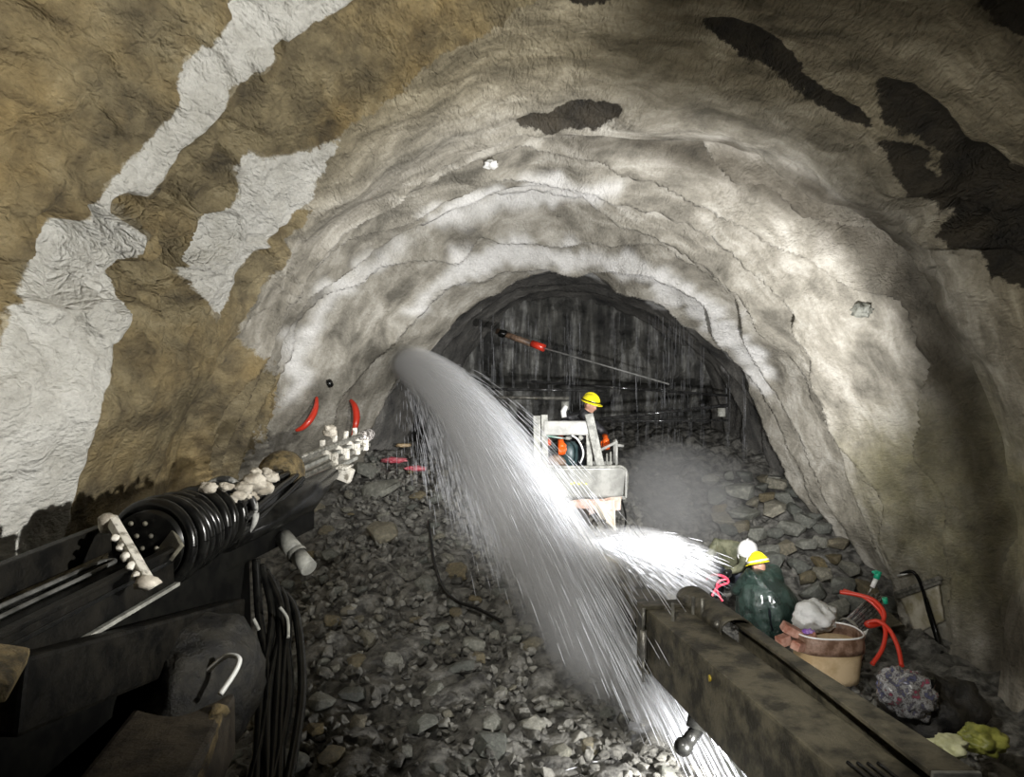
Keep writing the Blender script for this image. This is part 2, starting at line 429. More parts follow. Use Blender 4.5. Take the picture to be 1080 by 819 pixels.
cz = np.maximum(cz, .22 * np.clip((360 - PX) / 150, 0, 1) * (PY < 330))
cz = np.maximum(cz, .8 * np.exp(-(((PX - 1020) / 70) ** 2 + ((PY - 230) / 60) ** 2)))
for i in range(NY):
    if ys[i] < 1.8 or ys[i] > 8.5: continue
    for j in range(NT):
        if cz[i, j] > .08:
            p = Vector((X[i, j] * 1.3, Y[i, j] * 1.7, Z[i, j] * 2.8)); p += Vector((1, 1, 1)) * noise.noise(p * .8) * .8
            d, pts = noise.voronoi(p, distance_metric='DISTANCE', exponent=2.5)
            cell = noise.cell(pts[0] * 3.3)
            Rr[i, j] -= cz[i, j] * ((cell - .5) * .42 + .05) * min(1, (d[1] - d[0]) * 5) - cz[i, j] * .10 * (1 - min(1, (d[1] - d[0]) * 5))
Rr += mb * 0.04 * (Y < 8) + mk * 0.05
X = cdir.x * cy[:, None] + Rr * cosT[None, :]
Z = CAMZ + cdir.z * cy[:, None] + Rr * sinT[None, :]
co = np.stack([X, Y, Z], -1).reshape(-1, 3)
idx = np.arange(NY * NT).reshape(NY, NT)
quads = np.stack([idx[:-1, :-1], idx[:-1, 1:], idx[1:, 1:], idx[1:, :-1]], -1).reshape(-1, 4)

def fast_mesh(name, co, quads, m, atts=None, smooth=True):
    me = bpy.data.meshes.new(name)
    me.vertices.add(len(co)); me.vertices.foreach_set('co', co.astype(np.float32).ravel())
    k = quads.shape[1]
    me.loops.add(quads.size); me.loops.foreach_set('vertex_index', quads.astype(np.int32).ravel())
    me.polygons.add(len(quads)); me.polygons.foreach_set('loop_start', np.arange(0, quads.size, k, dtype=np.int32))
    me.update(calc_edges=True)
    me.polygons.foreach_set('use_smooth', np.full(len(quads), smooth))
    for n, v in (atts or {}).items():
        a = me.attributes.new(n, 'FLOAT', 'POINT'); a.data.foreach_set('value', v.astype(np.float32).ravel())
    me.materials.append(m)
    o = bpy.data.objects.new(name, me); col.objects.link(o); return o
# the lining is split at the crown into the left wall, the vault and the right wall
atts = {'brown': mb, 'white': mw, 'pale': mp_, 'wet': mk, 'deep': deep, 'crack': crack, 'olive': mo, 'shade': msh, 'broken': cz}
def lining(name, j0, j1):
    sub = idx[:, j0:j1]; n = sub.shape[1]
    i2 = np.arange(NY * n).reshape(NY, n)
    q = np.stack([i2[:-1, :-1], i2[1:, :-1], i2[1:, 1:], i2[:-1, 1:]], -1).reshape(-1, 4)
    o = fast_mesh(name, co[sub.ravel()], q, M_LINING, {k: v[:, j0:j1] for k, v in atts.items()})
    return tag(o, kind='structure')
ja = int(np.searchsorted(TH, R(50))); jb = int(np.searchsorted(TH, R(130)))
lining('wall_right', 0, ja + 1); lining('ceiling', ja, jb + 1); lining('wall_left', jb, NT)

# ------------------------------------------------------------ heading (far rock face) and muck ground
def sstep(a, b, x):
    t = min(1, max(0, (x - a) / (b - a))); return t * t * (3 - 2 * t)
def ground(x, y):
    left = 0.6 + max(0, y - 5.5) * 0.2 if y > 5.5 else 0.6 - (5.5 - y) * 0.12
    right = 0.25 + max(0, y - 9.9) * 0.42
    k = sstep(0.7, 2.2, x - 0.06 * y + .3)
    h = left * (1 - k) + right * k
    h = min(h, 2.15 + .1 * max(0, y - 13.5)) if y > 9 else h
    h -= .5 * sstep(-1.6, -3.0, x) * (1 - sstep(9, 12, y))
    return h
def ground_n(x, y):
    return ground(x, y) + .10 * frac_noise(Vector((x * .8, y * .8, 3)), 3)
gx = np.arange(-6, 7.01, 0.06); gy = np.concatenate([np.arange(-8, 2, .4), np.arange(2, 17.0, 0.06)])
GC = np.zeros((len(gy), len(gx), 3))
for i, yv in enumerate(gy):
    for j, xv in enumerate(gx):
        p = Vector((xv * 2.6, yv * 2.6, 0)); 
        z = ground_n(xv, yv)
        if yv > 2:
            d, _ = noise.voronoi(p + Vector((1, 1, 0)) * noise.noise(p * .7) * .6, distance_metric='DISTANCE', exponent=2.5)
            z += .12 * (min(d[1] - d[0], .5) * 2 - .5) + .03 * noise.noise(p * 4)
        GC[i, j] = (xv, yv, z)
gi = np.arange(len(gy) * len(gx)).reshape(len(gy), len(gx))
gq = np.stack([gi[:-1, :-1], gi[:-1, 1:], gi[1:, 1:], gi[1:, :-1]], -1).reshape(-1, 4)
tag(fast_mesh('floor', GC.reshape(-1, 3), gq, M_FLOOR), kind='structure')

fx = np.arange(-3.5, 6.6, 0.05); fz = np.arange(0.0, 7.5, 0.05)
FC = np.zeros((len(fz), len(fx), 3))
for i, zv in enumerate(fz):
    for j, xv in enumerate(fx):
        p = Vector((xv, 3, zv))
        y = 15.6 + .25 * frac_noise(p * 1.2, 4) + .10 * frac_noise(Vector((xv * 3.2, 0, zv * .7)), 3)
        y += 0.9 * (1 - sstep(3.15, 3.45, zv + .12 * noise.noise(Vector((xv * 1.3, 0, 0)))))
        FC[i, j] = (xv, y, zv)
fi = np.arange(len(fz) * len(fx)).reshape(len(fz), len(fx))
fq = np.stack([fi[:-1, :-1], fi[:-1, 1:], fi[1:, 1:], fi[1:, :-1]], -1).reshape(-1, 4)
M_FACE, nt, b = newmat('wet_heading_rock')
tc = nt.nodes.new('ShaderNodeTexCoord'); mp = nd(nt, 'ShaderNodeMapping'); mp.inputs['Scale'].default_value = (3.2, 1.0, .35); nt.links.new(tc.outputs['Object'], mp.inputs['Vector'])
n1 = nd(nt, 'ShaderNodeTexNoise', Scale=1.6, Detail=6.0, Roughness=.6); nt.links.new(mp.outputs['Vector'], n1.inputs['Vector'])
n2 = nd(nt, 'ShaderNodeTexNoise', Scale=2.2, Detail=8.0, Roughness=.65); nt.links.new(tc.outputs['Object'], n2.inputs['Vector'])
streak = ramp(nt, n1.outputs['Fac'], [(.40, (.05, .05, .048)), (.55, (.13, .128, .12)), (.66, (.36, .36, .35))])
patch = ramp(nt, n2.outputs['Fac'], [(.35, (.35, .35, .35)), (.6, (1.2, 1.2, 1.15))])
nt.links.new(mix(nt, 1.0, streak, patch, 'MULTIPLY'), b.inputs['Base Color']); b.inputs['Roughness'].default_value = .4
n3 = nd(nt, 'ShaderNodeTexNoise', Scale=7.0, Detail=9.0, Roughness=.7); nt.links.new(tc.outputs['Object'], n3.inputs['Vector'])
bp = nd(nt, 'ShaderNodeBump', Strength=.8, Distance=.12); nt.links.new(n3.outputs['Fac'], bp.inputs['Height']); nt.links.new(bp.outputs['Normal'], b.inputs['Normal'])
tag(fast_mesh('wall_back', FC.reshape(-1, 3), fq, M_FACE), kind='structure')
# ------------------------------------------------------------ stones
def hull_mesh(name, sx, sy, sz, seed, n=22, bev=0.03):
    r = random.Random(seed); bm = bmesh.new()
    for _ in range(n):
        d = Vector((r.gauss(0, 1), r.gauss(0, 1), r.gauss(0, 1))).normalized()
        k = r.uniform(.82, 1.0)
        m = max(abs(d.x), abs(d.y), abs(d.z)); k *= (1 / m) ** .45
        bm.verts.new((d.x * sx * k, d.y * sy * k, d.z * sz * k))
    bmesh.ops.convex_hull(bm, input=bm.verts[:])
    bmesh.ops.dissolve_limit(bm, angle_limit=R(14), verts=bm.verts[:], edges=bm.edges[:])
    bmesh.ops.bevel(bm, geom=bm.edges[:], offset=bev, segments=2, affect='EDGES', profile=.6)
    me = bpy.data.meshes.new(name); bm.to_mesh(me); bm.free()
    me.polygons.foreach_set('use_smooth', [True] * len(me.polygons))
    me.materials.append(M_RUBBLE)
    return me
STONES = [hull_mesh('stone', 1.0, rnd.uniform(.65, .95), rnd.uniform(.4, .7), 100 + i) for i in range(14)]
BLOCKS = [hull_mesh('rock_block', 1.0, rnd.uniform(.6, .8), rnd.uniform(.5, .65), 300 + i, n=16, bev=.02) for i in range(8)]
placed = []
def ray_ground(px, py):
    lo = 3.0
    while lo < 15.4:
        p = P(px, py, lo)
        if p.z <= ground(p.x, lo): return p
        lo += .05
    return None
def wall_x(y, z, side):
    """inner face of the lining at height z"""
    i = int(np.argmin(np.abs(ys - y))); h = Z[i]; xs = X[i]
    half = NT // 2
    sl = slice(0, half) if side > 0 else slice(half, NT)
    j = int(np.argmin(np.abs(h[sl] - z)))
    return float(xs[sl][j])
def stone(p, r, label, group, name='stone', meshes=STONES, tilt=.35, sink=.25):
    o = bpy.data.objects.new(name, rnd.choice(meshes)); col.objects.link(o)
    o.location = (p[0], p[1], p[2] + r * (.5 - sink))
    o.rotation_euler = (rnd.uniform(-tilt, tilt), rnd.uniform(-tilt, tilt), rnd.uniform(0, 6.28)); o.scale = (r, r, r)
    placed.append((p[0], p[1], r))
    return tag(o, label, 'rock', group)
def free(x, y, r, k=.8):
    return all((x - a) ** 2 + (y - b) ** 2 > (k * (r + c)) ** 2 for a, b, c in placed)
# the ones that stand out
for px, py, r, lab in [
    (516, 792, .17, 'large smooth pale grey stone on the near rubble slope left of the falling water'),
    (402, 522, .34, 'biggest pale wet boulder high on the rubble pile'),
    (404, 566, .27, 'flat greenish boulder just below the pale boulder high on the rubble pile'),
    (388, 500, .26, 'whitish rounded boulder directly under the tip of the left drill boom'),
    (312, 806, .17, 'round dark grey stone at the bottom edge, shaded by the left drill boom'),
    (378, 702, .15, 'light grey wedge stone lying alone on the dark left part of the rubble slope'),
    (486, 708, .16, 'light grey flat stone beside the falling water, halfway down the rubble slope'),
    (444, 768, .15, 'brown tinted stone near the bottom of the rubble slope'),
    (425, 796, .11, 'small white angular stone near the bottom of the rubble slope'),
    (560, 768, .13, 'pale triangular stone in the splash at the foot of the jet'),
    (745, 782, .20, 'white edged stone below the right drill boom'),
    (722, 745, .24, 'broad grey stone between the falling water and the right drill boom'),
    (450, 620, .15, 'grey angular stone next to the black hose on the slope')]:
    p = ray_ground(px, py)
    if p: stone(p, r, lab, None)
n = 0; tries = 0
while n < 215 and tries < 9000:
    tries += 1
    y = 4.6 + 8.5 * rnd.random() ** 1.25; x = rnd.uniform(-3.0, 2.4)
    r = rnd.choice([.06, .07, .08, .09, .11, .13, .16])
    if y > 10 and r < .1 and rnd.random() < .5: continue
    px, py = to_px(x, y, ground(x, y))
    if not (240 < px < 790 and 470 < py < 840) or not free(x, y, r): continue
    if px > 660 and py < 690: continue
    side = 'left' if px < 430 else 'mid'
    if side == 'left': lab, gr = 'broken grey brown stone on the shaded left part of the rubble slope', 'broken stones on the shaded left slope'
    elif px < 690: lab, gr = 'broken wet grey stone under and beside the falling water', 'broken stones around the falling water'
    else: lab, gr = 'broken grey stone on the ground below the right drill boom', 'broken stones below the right drill boom'
    stone((x, y, ground_n(x, y)), r, lab, gr); n += 1
n = 0; tries = 0
while n < 52 and tries < 5000:
    tries += 1
    y = rnd.uniform(9.6, 13.2); x = rnd.uniform(3.3, 5.0); r = rnd.uniform(.16, .30)
    if x > wall_x(y, ground(x, y) + .2, 1) - r * .95 or not free(x, y, r, .62): continue
    px, py = to_px(x, y, ground(x, y))
    if 735 < px < 850 and y < 10.9: continue
    o = stone((x, y, ground_n(x, y) + .02), r, 'angular dark grey block of fractured rock at the foot of the right wall', 'fractured rock blocks at the foot of the right wall', 'rock_block', BLOCKS, .3, .1)
    n += 1
# gravel between them
def gravel(name, cnt, region, rr, m, label):
    bag = MB(); base = []
    for s_ in range(6):
        me = hull_mesh('tmp', 1, .8, .6, 500 + s_, n=12, bev=.04)
        base.append(([v.co.copy() for v in me.vertices], [tuple(p.vertices) for p in me.polygons])); bpy.data.meshes.remove(me)
    for _ in range(cnt):
        x, y = region()
        r = rnd.uniform(*rr) * (1 if rnd.random() < .8 else 1.5)
        q = Quaternion(Vector((rnd.gauss(0, 1), rnd.gauss(0, 1), rnd.gauss(0, 1))).normalized(), rnd.uniform(0, 6.28))
        c = Vector((x, y, ground_n(x, y) + r * .35)); V, Fc = rnd.choice(base)
        bag.add([c + q @ (v * r) for v in V], Fc, True)
    return tag(bag.build(name, m), label, 'rubble', kind='stuff')
M_GRAVEL = mat('wet_gravel', (0.045, 0.043, 0.036), (0.36, 0.35, 0.31), 0.4, scale=4.5, bump=.05, bscale=18, lo=.38, hi=.66)
gravel('gravel', 4600, lambda: (rnd.uniform(-2.6, 2.0), 4.4 + 8.8 * rnd.random() ** 1.2), (.025, .065), M_GRAVEL, 'small wet gravel filling the gaps of the rubble slope')
gravel('gravel', 700, lambda: (rnd.uniform(1.6, 4.1), 6.0 + 7.5 * rnd.random() ** 1.4), (.02, .06), M_GRAVEL, 'fine grey debris on the ground along the right side of the tunnel')
# ------------------------------------------------------------ drilling rig: materials
M_BOOM = mat('muddy_olive_steel', (0.030, 0.027, 0.019), (0.13, 0.115, 0.078), 0.5, scale=5, bump=0.006, bscale=40)
M_BOOM_DARK = mat('dark_wet_steel', (0.002, 0.002, 0.0018), (0.010, 0.009, 0.007), 0.45, spec=.14, scale=6, bump=0.006, bscale=30)
M_STEEL = mat('scraped_steel', (0.14, 0.135, 0.12), (0.34, 0.33, 0.29), 0.4, metal=0.5, scale=14, bump=0.004)
M_COVER = mat('black_cover', (0.002, 0.002, 0.002), (0.006, 0.006, 0.005), 0.6, scale=6, spec=.1)
M_BLACK = mat('black_rubber', (0.003, 0.003, 0.003), (0.009, 0.009, 0.008), 0.25, scale=12, spec=.35)
M_PALE = mat('mud_caked_white_paint', (0.22, 0.20, 0.16), (0.72, 0.69, 0.62), 0.6, scale=16, bump=0.01, bscale=50, lo=.36, hi=.5)
M_MUD = mat('yellow_brown_mud', (0.05, 0.038, 0.018), (0.24, 0.18, 0.085), 0.55, scale=12, bump=0.03, bscale=25)
M_CLAY = mat('pale_clay', (0.35, 0.31, 0.25), (0.72, 0.67, 0.58), 0.7, scale=9, bump=0.02, bscale=30)
M_GREYP = mat('grey_paint_worn', (0.16, 0.16, 0.145), (0.30, 0.30, 0.27), 0.5, scale=9, bump=0.006)

# ---- right boom: telescopic box section
DX = -0.19
def B1(y, dx=0.0, z=0.0): return Vector((1.71 + DX * (y - 3.95) + dx, y, 1.65 + z))
boom = empty('telescopic_boom', (1.9, 2.9, 0.9), 'long mud stained telescopic boom running from the lower right corner into the spray', 'rig boom')
m = MB(); m.beam(B1(2.6, 0, -.25), B1(6.25, 0, -.25), .38, .50, bev=.018); m.build('outer_tube', M_BOOM, boom)
m = MB(); m.beam(B1(6.0, -.03, -.20), B1(8.75, -.03, -.20), .26, .34, bev=.014); m.build('inner_tube', M_BOOM, boom)
m = MB()
for a, b in (((-.195, 0, .0)), 0), :
    pass
for (dx, dz, ww, hh) in ((0, .014, .43, .03), (0, -.515, .43, .03), (-.205, -.25, .03, .53), (.205, -.25, .03, .53)):
    m.beam(B1(6.16, dx, dz), B1(6.30, dx, dz), ww, hh, bev=.006)
m.build('collar', M_BOOM, boom)
m = MB(); m.cyl(B1(6.10, -.235, .02), B1(6.10, -.235, -.16), .014); m.cyl(B1(6.10, -.235, -.16), B1(6.10, -.235, -.40), .026); m.cyl(B1(6.10, -.235, -.40), B1(6.10, -.235, -.58), .012)
m.build('locking_pin', M_STEEL, boom)
for y_, dx_ in ((5.85, -.10), (6.02, .13)):
    m = MB(); m.box(B1(y_, dx_, .065), (.022, .03, .15), bev=.005); m.build('upright_lug', M_STEEL, boom)
m = MB()
for k in range(5):
    m.cyl(B1(6.42 + k * .16, -.162, -.12 - .03 * (k % 2)), B1(6.42 + k * .16, -.158, -.12 - .03 * (k % 2)), .02, n=12)
    m.box(B1(6.50 + k * .16, -.162, -.24), (.006, .05, .10), bev=.0)
m.build('slot_row', M_BLACK, boom)
m = MB(); m.cyl(B1(5.0, -.20, -.10), B1(5.0, -.185, -.10), .022, n=12); m.build('bolt', mat('yellow_paint_dab', (.45, .33, .03), None, .5), boom)
m = MB(); m.cyl(P(742, 738, 5.4), P(736, 768, 5.35), .085, n=24); m.cyl(P(736, 768, 5.35), P(722, 786, 5.3), .05); m.ball(P(721, 787, 5.3), .07, sub=2)
m.cyl(P(748, 725, 5.42), P(742, 738, 5.4), .06)
m.build('support_cylinder', M_BLACK, boom)
m = MB()
for k in range(4):
    pts = [B1(2.7 + q * .5, -.1 + k * .05, .012 + .004 * math.sin(q * 1.3 + k)) for q in range(3)]
    m.tube(spline(pts, 12), .010, 8)
m.build('cable', M_BLACK, boom)
# hinge + arm carrying the basket
m = MB(); m.cyl(Vector((.55, 8.75, 1.45)), Vector((1.05, 8.75, 1.45)), .17, n=24); m.build('knuckle', M_BOOM_DARK, boom)
m = MB(); m.beam((.80, 8.75, 1.45), (1.0, 10.8, 1.62), .20, .22, bev=.015); m.build('basket_arm', M_BOOM_DARK, boom)

# ---- feed rail beside it
def B2(y, dx=0.0, z=0.0): return Vector((2.03 + DX * (y - 3.86) + dx, y, 1.72 + z))
feed = empty('feed_rail', (2.0, 3.6, 1.5), 'narrow muddy steel feed rail lying alongside the right boom with an open black gap between', 'rig rail')
def B2c(y): return 2.05 - .17 * (y - 3.66)
def wid(y): return max(.10, .225 - .085 * (y - 3.5))
def taper(name, mt, x0, x1, z0, z1, ya=3.52, yb=5.75):
    V = []; n_ = 12
    for i in range(n_ + 1):
        y = ya + (yb - ya) * i / n_
        for a, z in ((x0, z0), (x1, z0), (x1, z1), (x0, z1)): V.append((B2c(y) + a * wid(y), y, 1.72 + z))
    Fs = [(4 * i + j, 4 * i + (j + 1) % 4, 4 * i + 4 + (j + 1) % 4, 4 * i + 4 + j) for i in range(n_) for j in range(4)] + [(3, 2, 1, 0), tuple(4 * n_ + q for q in range(4))]
    k = MB(); k.add(V, Fs); o = k.build(name, mt, feed); bv = o.modifiers.new('b', 'BEVEL'); bv.width = .006; bv.segments = 2; return o
taper('top_plate', M_BOOM, -.5, .5, -.03, 0); taper('web', M_BOOM, .36, .5, -.26, -.03); taper('lower_flange', M_BOOM_DARK, -.55, .5, -.285, -.26)
m = MB(); m.box((B2c(3.5), 3.5, 1.72 - .14), (.23, .025, .29), bev=.006); m.build('end_plate', M_GREYP, feed)
m = MB()
def gut(u, v):
    a = math.pi * (-.12 + 1.24 * u); y = 5.55 + .85 * v
    c = Vector((B2c(y) - .06, y, 1.67)); r = .125
    return c + Vector((math.cos(a) * r, 0, math.sin(a) * r * .75))
m.sheet(gut, 18, 10); solid(m.build('gutter_shell', M_MUD if False else M_BOOM, feed), .012)
m = MB(); m.cyl(B2(5.9, -.15, -.06), B2(5.9, -.15, .09), .013); m.ball(B2(5.62, -.16, -.02), .028, sub=2); m.build('hinge_pin', M_STEEL, feed)
m = MB()
for k in range(6):
    yq = 3.95 + .12 * k; p = Vector((B2c(yq) - .13 - .01 * (k % 2), yq, 1.45))
    m.ball(p, (.05, .07, .03), sub=2, rough=.4, seed=k)
tag(m.build('rusty_scrap', mat('rust_red_scrap', (.10, .03, .015), (.42, .16, .09), .6, scale=15)), 'small rust red scraps caught in the black gap between boom and feed rail', 'scrap')

# ---- left drill feed with hose drum
A0 = P(-60, 664, 2.95); A1 = P(388, 463, 8.6)
ax = (A1 - A0).normalized(); sd = ax.cross(Vector((0, 0, 1))).normalized(); upv = sd.cross(ax)
L = (A1 - A0).length
def Fp(t, s=0.0, u=0.0): return A0 + ax * (t * L) + sd * s + upv * u
def tY(y): return (y - A0.y) / (A1.y - A0.y)
rotF = Matrix((sd, ax, upv)).transposed()
rotZ = Matrix((sd, upv, ax)).transposed() if False else Matrix((upv, sd, ax)).transposed()
drill = empty('rock_drill_feed', (A0.x, A0.y, A0.z - .3), 'black rock drill feed with hose drum and pale clamps along the left wall', 'drill')
t1 = tY(4.25)
m = MB(); m.beam(Fp(0, -.20, .02), Fp(t1, -.20, .02), .06, .16, upv, .008); m.build('rear_rail', M_BOOM_DARK, drill)
m = MB(); m.beam(Fp(0, 0, -.10), Fp(t1, 0, -.10), .40, .025, upv, .004); m.build('tray', M_BLACK, drill)
m = MB(); m.beam(Fp(0, .20, -.03), Fp(t1, .20, -.03), .05, .025, upv, .006); m.beam(Fp(0, .185, -.13), Fp(t1, .185, -.13), .02, .20, upv, .004); m.build('front_rail', M_BOOM_DARK, drill)
m = MB(); m.beam(Fp(0.03, .215, -.235), Fp(t1, .215, -.235), .03, .02, upv, .003); m.build('lower_strip', M_GREYP, drill)
m = MB(); m.tube(spline([Fp(0, .02, -.05), Fp(t1 * .35, .01, -.05), Fp(t1 * .78, 0, -.05), Fp(t1 * .84, -.04, -.05), Fp(t1 * .76, -.08, -.05), Fp(t1 * .3, -.09, -.05), Fp(0, -.10, -.05)], 60), .013, 10); m.build('hose_loop', mat('grey_hose', (.035, .035, .033), (.10, .10, .095), .35, scale=8), drill)
b0_, b1_ = P(117, 546, 4.12), P(156, 614, 3.72)
m = MB(); m.beam(b0_, b1_, .05, .055, ax, .01)
for k in range(5):
    c_ = b0_ + (b1_ - b0_) * (.30 + .14 * k) - ax * .05; m.ball(c_, (.022, .03, .022), sub=2, rough=.4, seed=k)
m.build('bracket', M_PALE, drill)
m = MB(); m.lathe([(0, -.06), (.035, -.05), (.045, -.02), (.045, .03), (.02, .05), (0, .05)], P(113, 551, 4.1), rotF); m.build('bracket_knob', M_CLAY, drill); m = MB(); m.ball(P(154, 615, 3.70), (.06, .05, .04), sub=2, rough=.4)
m.build('bracket_knob', M_CLAY, drill)
m = MB(); m.beam(P(150, 545, 4.42), P(176, 596, 4.2), .30, .03, ax, .006)
for k in range(6): m.ball(P(138 + 15 * (k % 2) + 6 * (k // 2), 552 + 13 * (k // 2), 4.22), .014, sub=2)
m.build('rivet_plate', mat('muddy_grey_plate', (.05, .046, .036), (.16, .15, .115), .5, scale=12, bump=.006), drill)
# drum of black hose coils
c0 = tY(4.32); c1 = tY(5.0)
for k in range(8):
    t = c0 + (c1 - c0) * k / 7
    m = MB(); rr_ = .235 - .006 * k + .008 * (k % 2)
    ring = [Fp(t + .006 * math.sin(a * 2 * math.pi / 40 + k), .03 + rr_ * math.cos(a * 2 * math.pi / 40), -.04 + rr_ * math.sin(a * 2 * math.pi / 40)) for a in range(41)]
    m.tube(ring, .034, 10, False); m.build('hose_coil', M_BLACK, drill)
m = MB(); m.cyl(Fp(c0 - .01, .03, -.04), Fp(c1 + .01, .03, -.04), .205, n=32); m.build('drum', M_BLACK, drill)
m = MB(); ring = [Fp(c1 + .028, .03 + .225 * math.cos(a * 2 * math.pi / 48), -.04 + .225 * math.sin(a * 2 * math.pi / 48)) for a in range(49)]
m.tube(ring, [.018 + .008 * math.sin(a * .7) for a in range(49)], 10, False); m.build('drum_flange', mat('dusty_flange', (.03, .03, .03), (.42, .42, .40), .4, scale=7, lo=.45, hi=.58), drill)
c2 = tY(6.3); c3 = tY(7.1)
m = MB(); m.tube([Fp(c1, .03, -.05), Fp((c1 + c2) / 2, .03, -.08), Fp(c2, .0, -.03)], [.19, .15, .10], 20); m.tube([Fp(c1, .10, -.16), Fp(tY(6.4), .10, -.2), Fp(tY(7.2), .08, -.14)], [.12, .14, .06], 16); m.build('hose_sleeve', M_BLACK, drill)
hr = random.Random(5)
for k in range(14):
    a = 2 * math.pi * k / 14; r0 = .19 + .03 * hr.random()
    pts = [Fp(c1 + (c2 - c1) * q / 5 , .03 + (r0 - .10 * q / 5) * math.cos(a + .15 * q) + .01 * hr.uniform(-1, 1), -.05 + (r0 - .10 * q / 5) * math.sin(a + .15 * q) - .04 * math.sin(math.pi * q / 5) * (1 if math.sin(a) < 0 else .2)) for q in range(6)]
    m = MB(); m.tube(spline(pts, 25), .027, 8); m.build('hydraulic_hose', M_BLACK, drill)
m = MB(); m.lathe([(0, -.20), (.12, -.19), (.17, -.12), (.185, 0), (.17, .1), (.13, .18), (0, .19)], Fp(tY(6.28), -.03, .03), rotZ, 32, 1.0, .95); o_ = m.build('rotation_head', M_MUD, drill)
m = MB()
for (px_, py_, y_, r_) in ((255, 516, 5.85, .055), (268, 508, 6.0, .065), (247, 524, 5.75, .05), (276, 514, 6.05, .06), (262, 524, 5.9, .045), (284, 503, 6.25, .05), (238, 513, 5.6, .035), (219, 514, 5.4, .04), (270, 497, 6.1, .03), (281, 497, 6.2, .03)):
    m = MB(); m.ball(P(px_, py_, y_ - .75), (r_ * 1.35, r_, r_ * .85), sub=3, rough=.45, seed=px_ * .1, scale=1.6)
    m.build('clay_lump', M_CLAY, drill)
for dz, ds, mm_ in ((.055, -.06, M_STEEL), (.0, -.02, M_GREYP), (-.055, .02, M_STEEL), (-.10, .08, M_GREYP)):
    m = MB(); m.beam(Fp(tY(6.3), ds, dz), Fp(.99 if dz > -.08 else tY(7.9), ds, dz), .05, .035, upv, .004); m.build('slide_rail', mm_, drill)
m = MB(); m.cyl(Fp(tY(6.6), .0, .11), Fp(1.02, .0, .07), .019, n=12); m.build('drill_rod', M_STEEL, drill)
for y_, q in ((7.35, 0), (7.7, 1), (8.05, 0), (8.35, 1)):
    m = MB(); t = tY(y_)
    m.box(Fp(t, -.02, .02), (.20, .05, .05), rotF @ Matrix.Rotation(R(35), 3, 'Y'), .01); m.box(Fp(t, -.07, .10), (.04, .06, .12), rotF, .01); m.box(Fp(t, .05, -.03), (.05, .07, .12), rotF, .01)
    m.build('rod_clamp', M_PALE, drill)
m = MB(); m.ball(Fp(tY(7.55), -.06, .22), (.07, .05, .06), rotF, 3, .5, 3, 1.8); m.build('clay_lump', M_CLAY, drill)
m = MB(); m.box(Fp(tY(7.3), .16, -.16), (.16, .10, .14), rotF @ Matrix.Rotation(R(20), 3, 'Y'), .02)
for k in range(4): m.cyl(Fp(tY(7.3) - .02, .12 + .03 * k, -.09), Fp(tY(7.3) + .015, .12 + .03 * k, -.09), .012)
m.build('slide_shoe', M_PALE, drill)
m = MB(); m.lathe([(0, -.2), (.05, -.18), (.075, -.05), (.07, .1), (.05, .2), (.02, .24), (0, .24)], Fp(.985, .0, .05), rotZ); m.build('drill_guide', mat('wet_scraped_tip', (.05, .045, .04), (.62, .58, .55), .25, scale=18, lo=.45, hi=.6), drill)
m = MB(); m.cyl(P(298, 566, 5.9), P(313, 584, 5.8), .072, n=20); m.cyl(P(313, 584, 5.8), P(326, 599, 5.7), .066, n=20); m.lathe([(.075, -.02), (.08, 0), (.075, .02)], P(313, 584, 5.8), (P(326, 599, 5.7) - P(298, 566, 5.9)).to_track_quat('Z', 'Y').to_matrix()); m.build('tilt_cylinder', M_GREYP, drill)
m = MB(); m.beam(P(200, 600, 4.9), P(320, 545, 6.6), .22, .20, upv, .03); m.build('cradle', M_COVER, drill)

# ---- rig body below the feed
rig = empty('drilling_rig', (-2.0, 2.6, 0.3), 'dark mud covered body of the drilling rig filling the lower left corner', 'drilling rig')
m = MB(); m.box((-2.15, 2.6, .95), (1.15, 2.6, 1.5), Matrix.Rotation(R(3), 3, 'Z'), .06); m.build('chassis', M_BOOM_DARK, rig)
m = MB(); m.beam(P(10, 735, 2.9), P(250, 655, 5.0), .10, .30, upv, .02); m.build('side_frame', M_BOOM_DARK, rig)
m = MB(); m.beam(Fp(0, -.12, -.62), Fp(tY(5.5), -.12, -.62), .34, .80, upv, .03); m.build('engine_cover', M_COVER, rig)
def fend(u, v):
    a = R(-25) + R(215) * u; x = (v - .5)
    c = P(222, 712, 4.3)
    rr_ = .30 + .02 * noise.noise(Vector((u * 4, v * 4, 2)))
    return c + Vector((x * .42 + .10 * math.sin(a), .35 * math.cos(a) , rr_ * math.sin(a) * (1 - .5 * (2 * x) ** 4)))
m = MB(); m.ball(P(218, 718, 4.3), (.29, .50, .36), Matrix.Rotation(R(-12), 3, 'Y'), 4, .12, 4, 2.0); m.build('fender', mat('muddy_black_cover', (.004, .004, .004), (.022, .02, .015), .5, scale=9, bump=.03, bscale=14), rig)
m = MB(); m.box(P(165, 800, 3.5) + Vector((0, 0, -.1)), (.48, 1.1, .34), Matrix.Rotation(R(8), 3, 'Z'), .03); m.build('tool_box', mat('brown_muddy_lid', (.025, .02, .015), (.085, .07, .05), .5, scale=5, bump=.01), rig)
m = MB(); m.beam(P(232, 748, 3.9), P(196, 845, 3.2), .07, .07, bev=.015); m.ball(P(230, 752, 3.85), .05, sub=2, rough=.3); m.build('hinge_bar', M_MUD, rig)
m = MB(); m.tube(spline([P(218, 708, 4.0), P(238, 692, 4.0), P(252, 694, 3.95), P(248, 708, 3.9), P(232, 732, 3.8)], 30), .014, 10); m.build('white_hose', mat('white_hose', (.55, .56, .55), (.75, .75, .73), .35, scale=8), rig)
hr = random.Random(8)
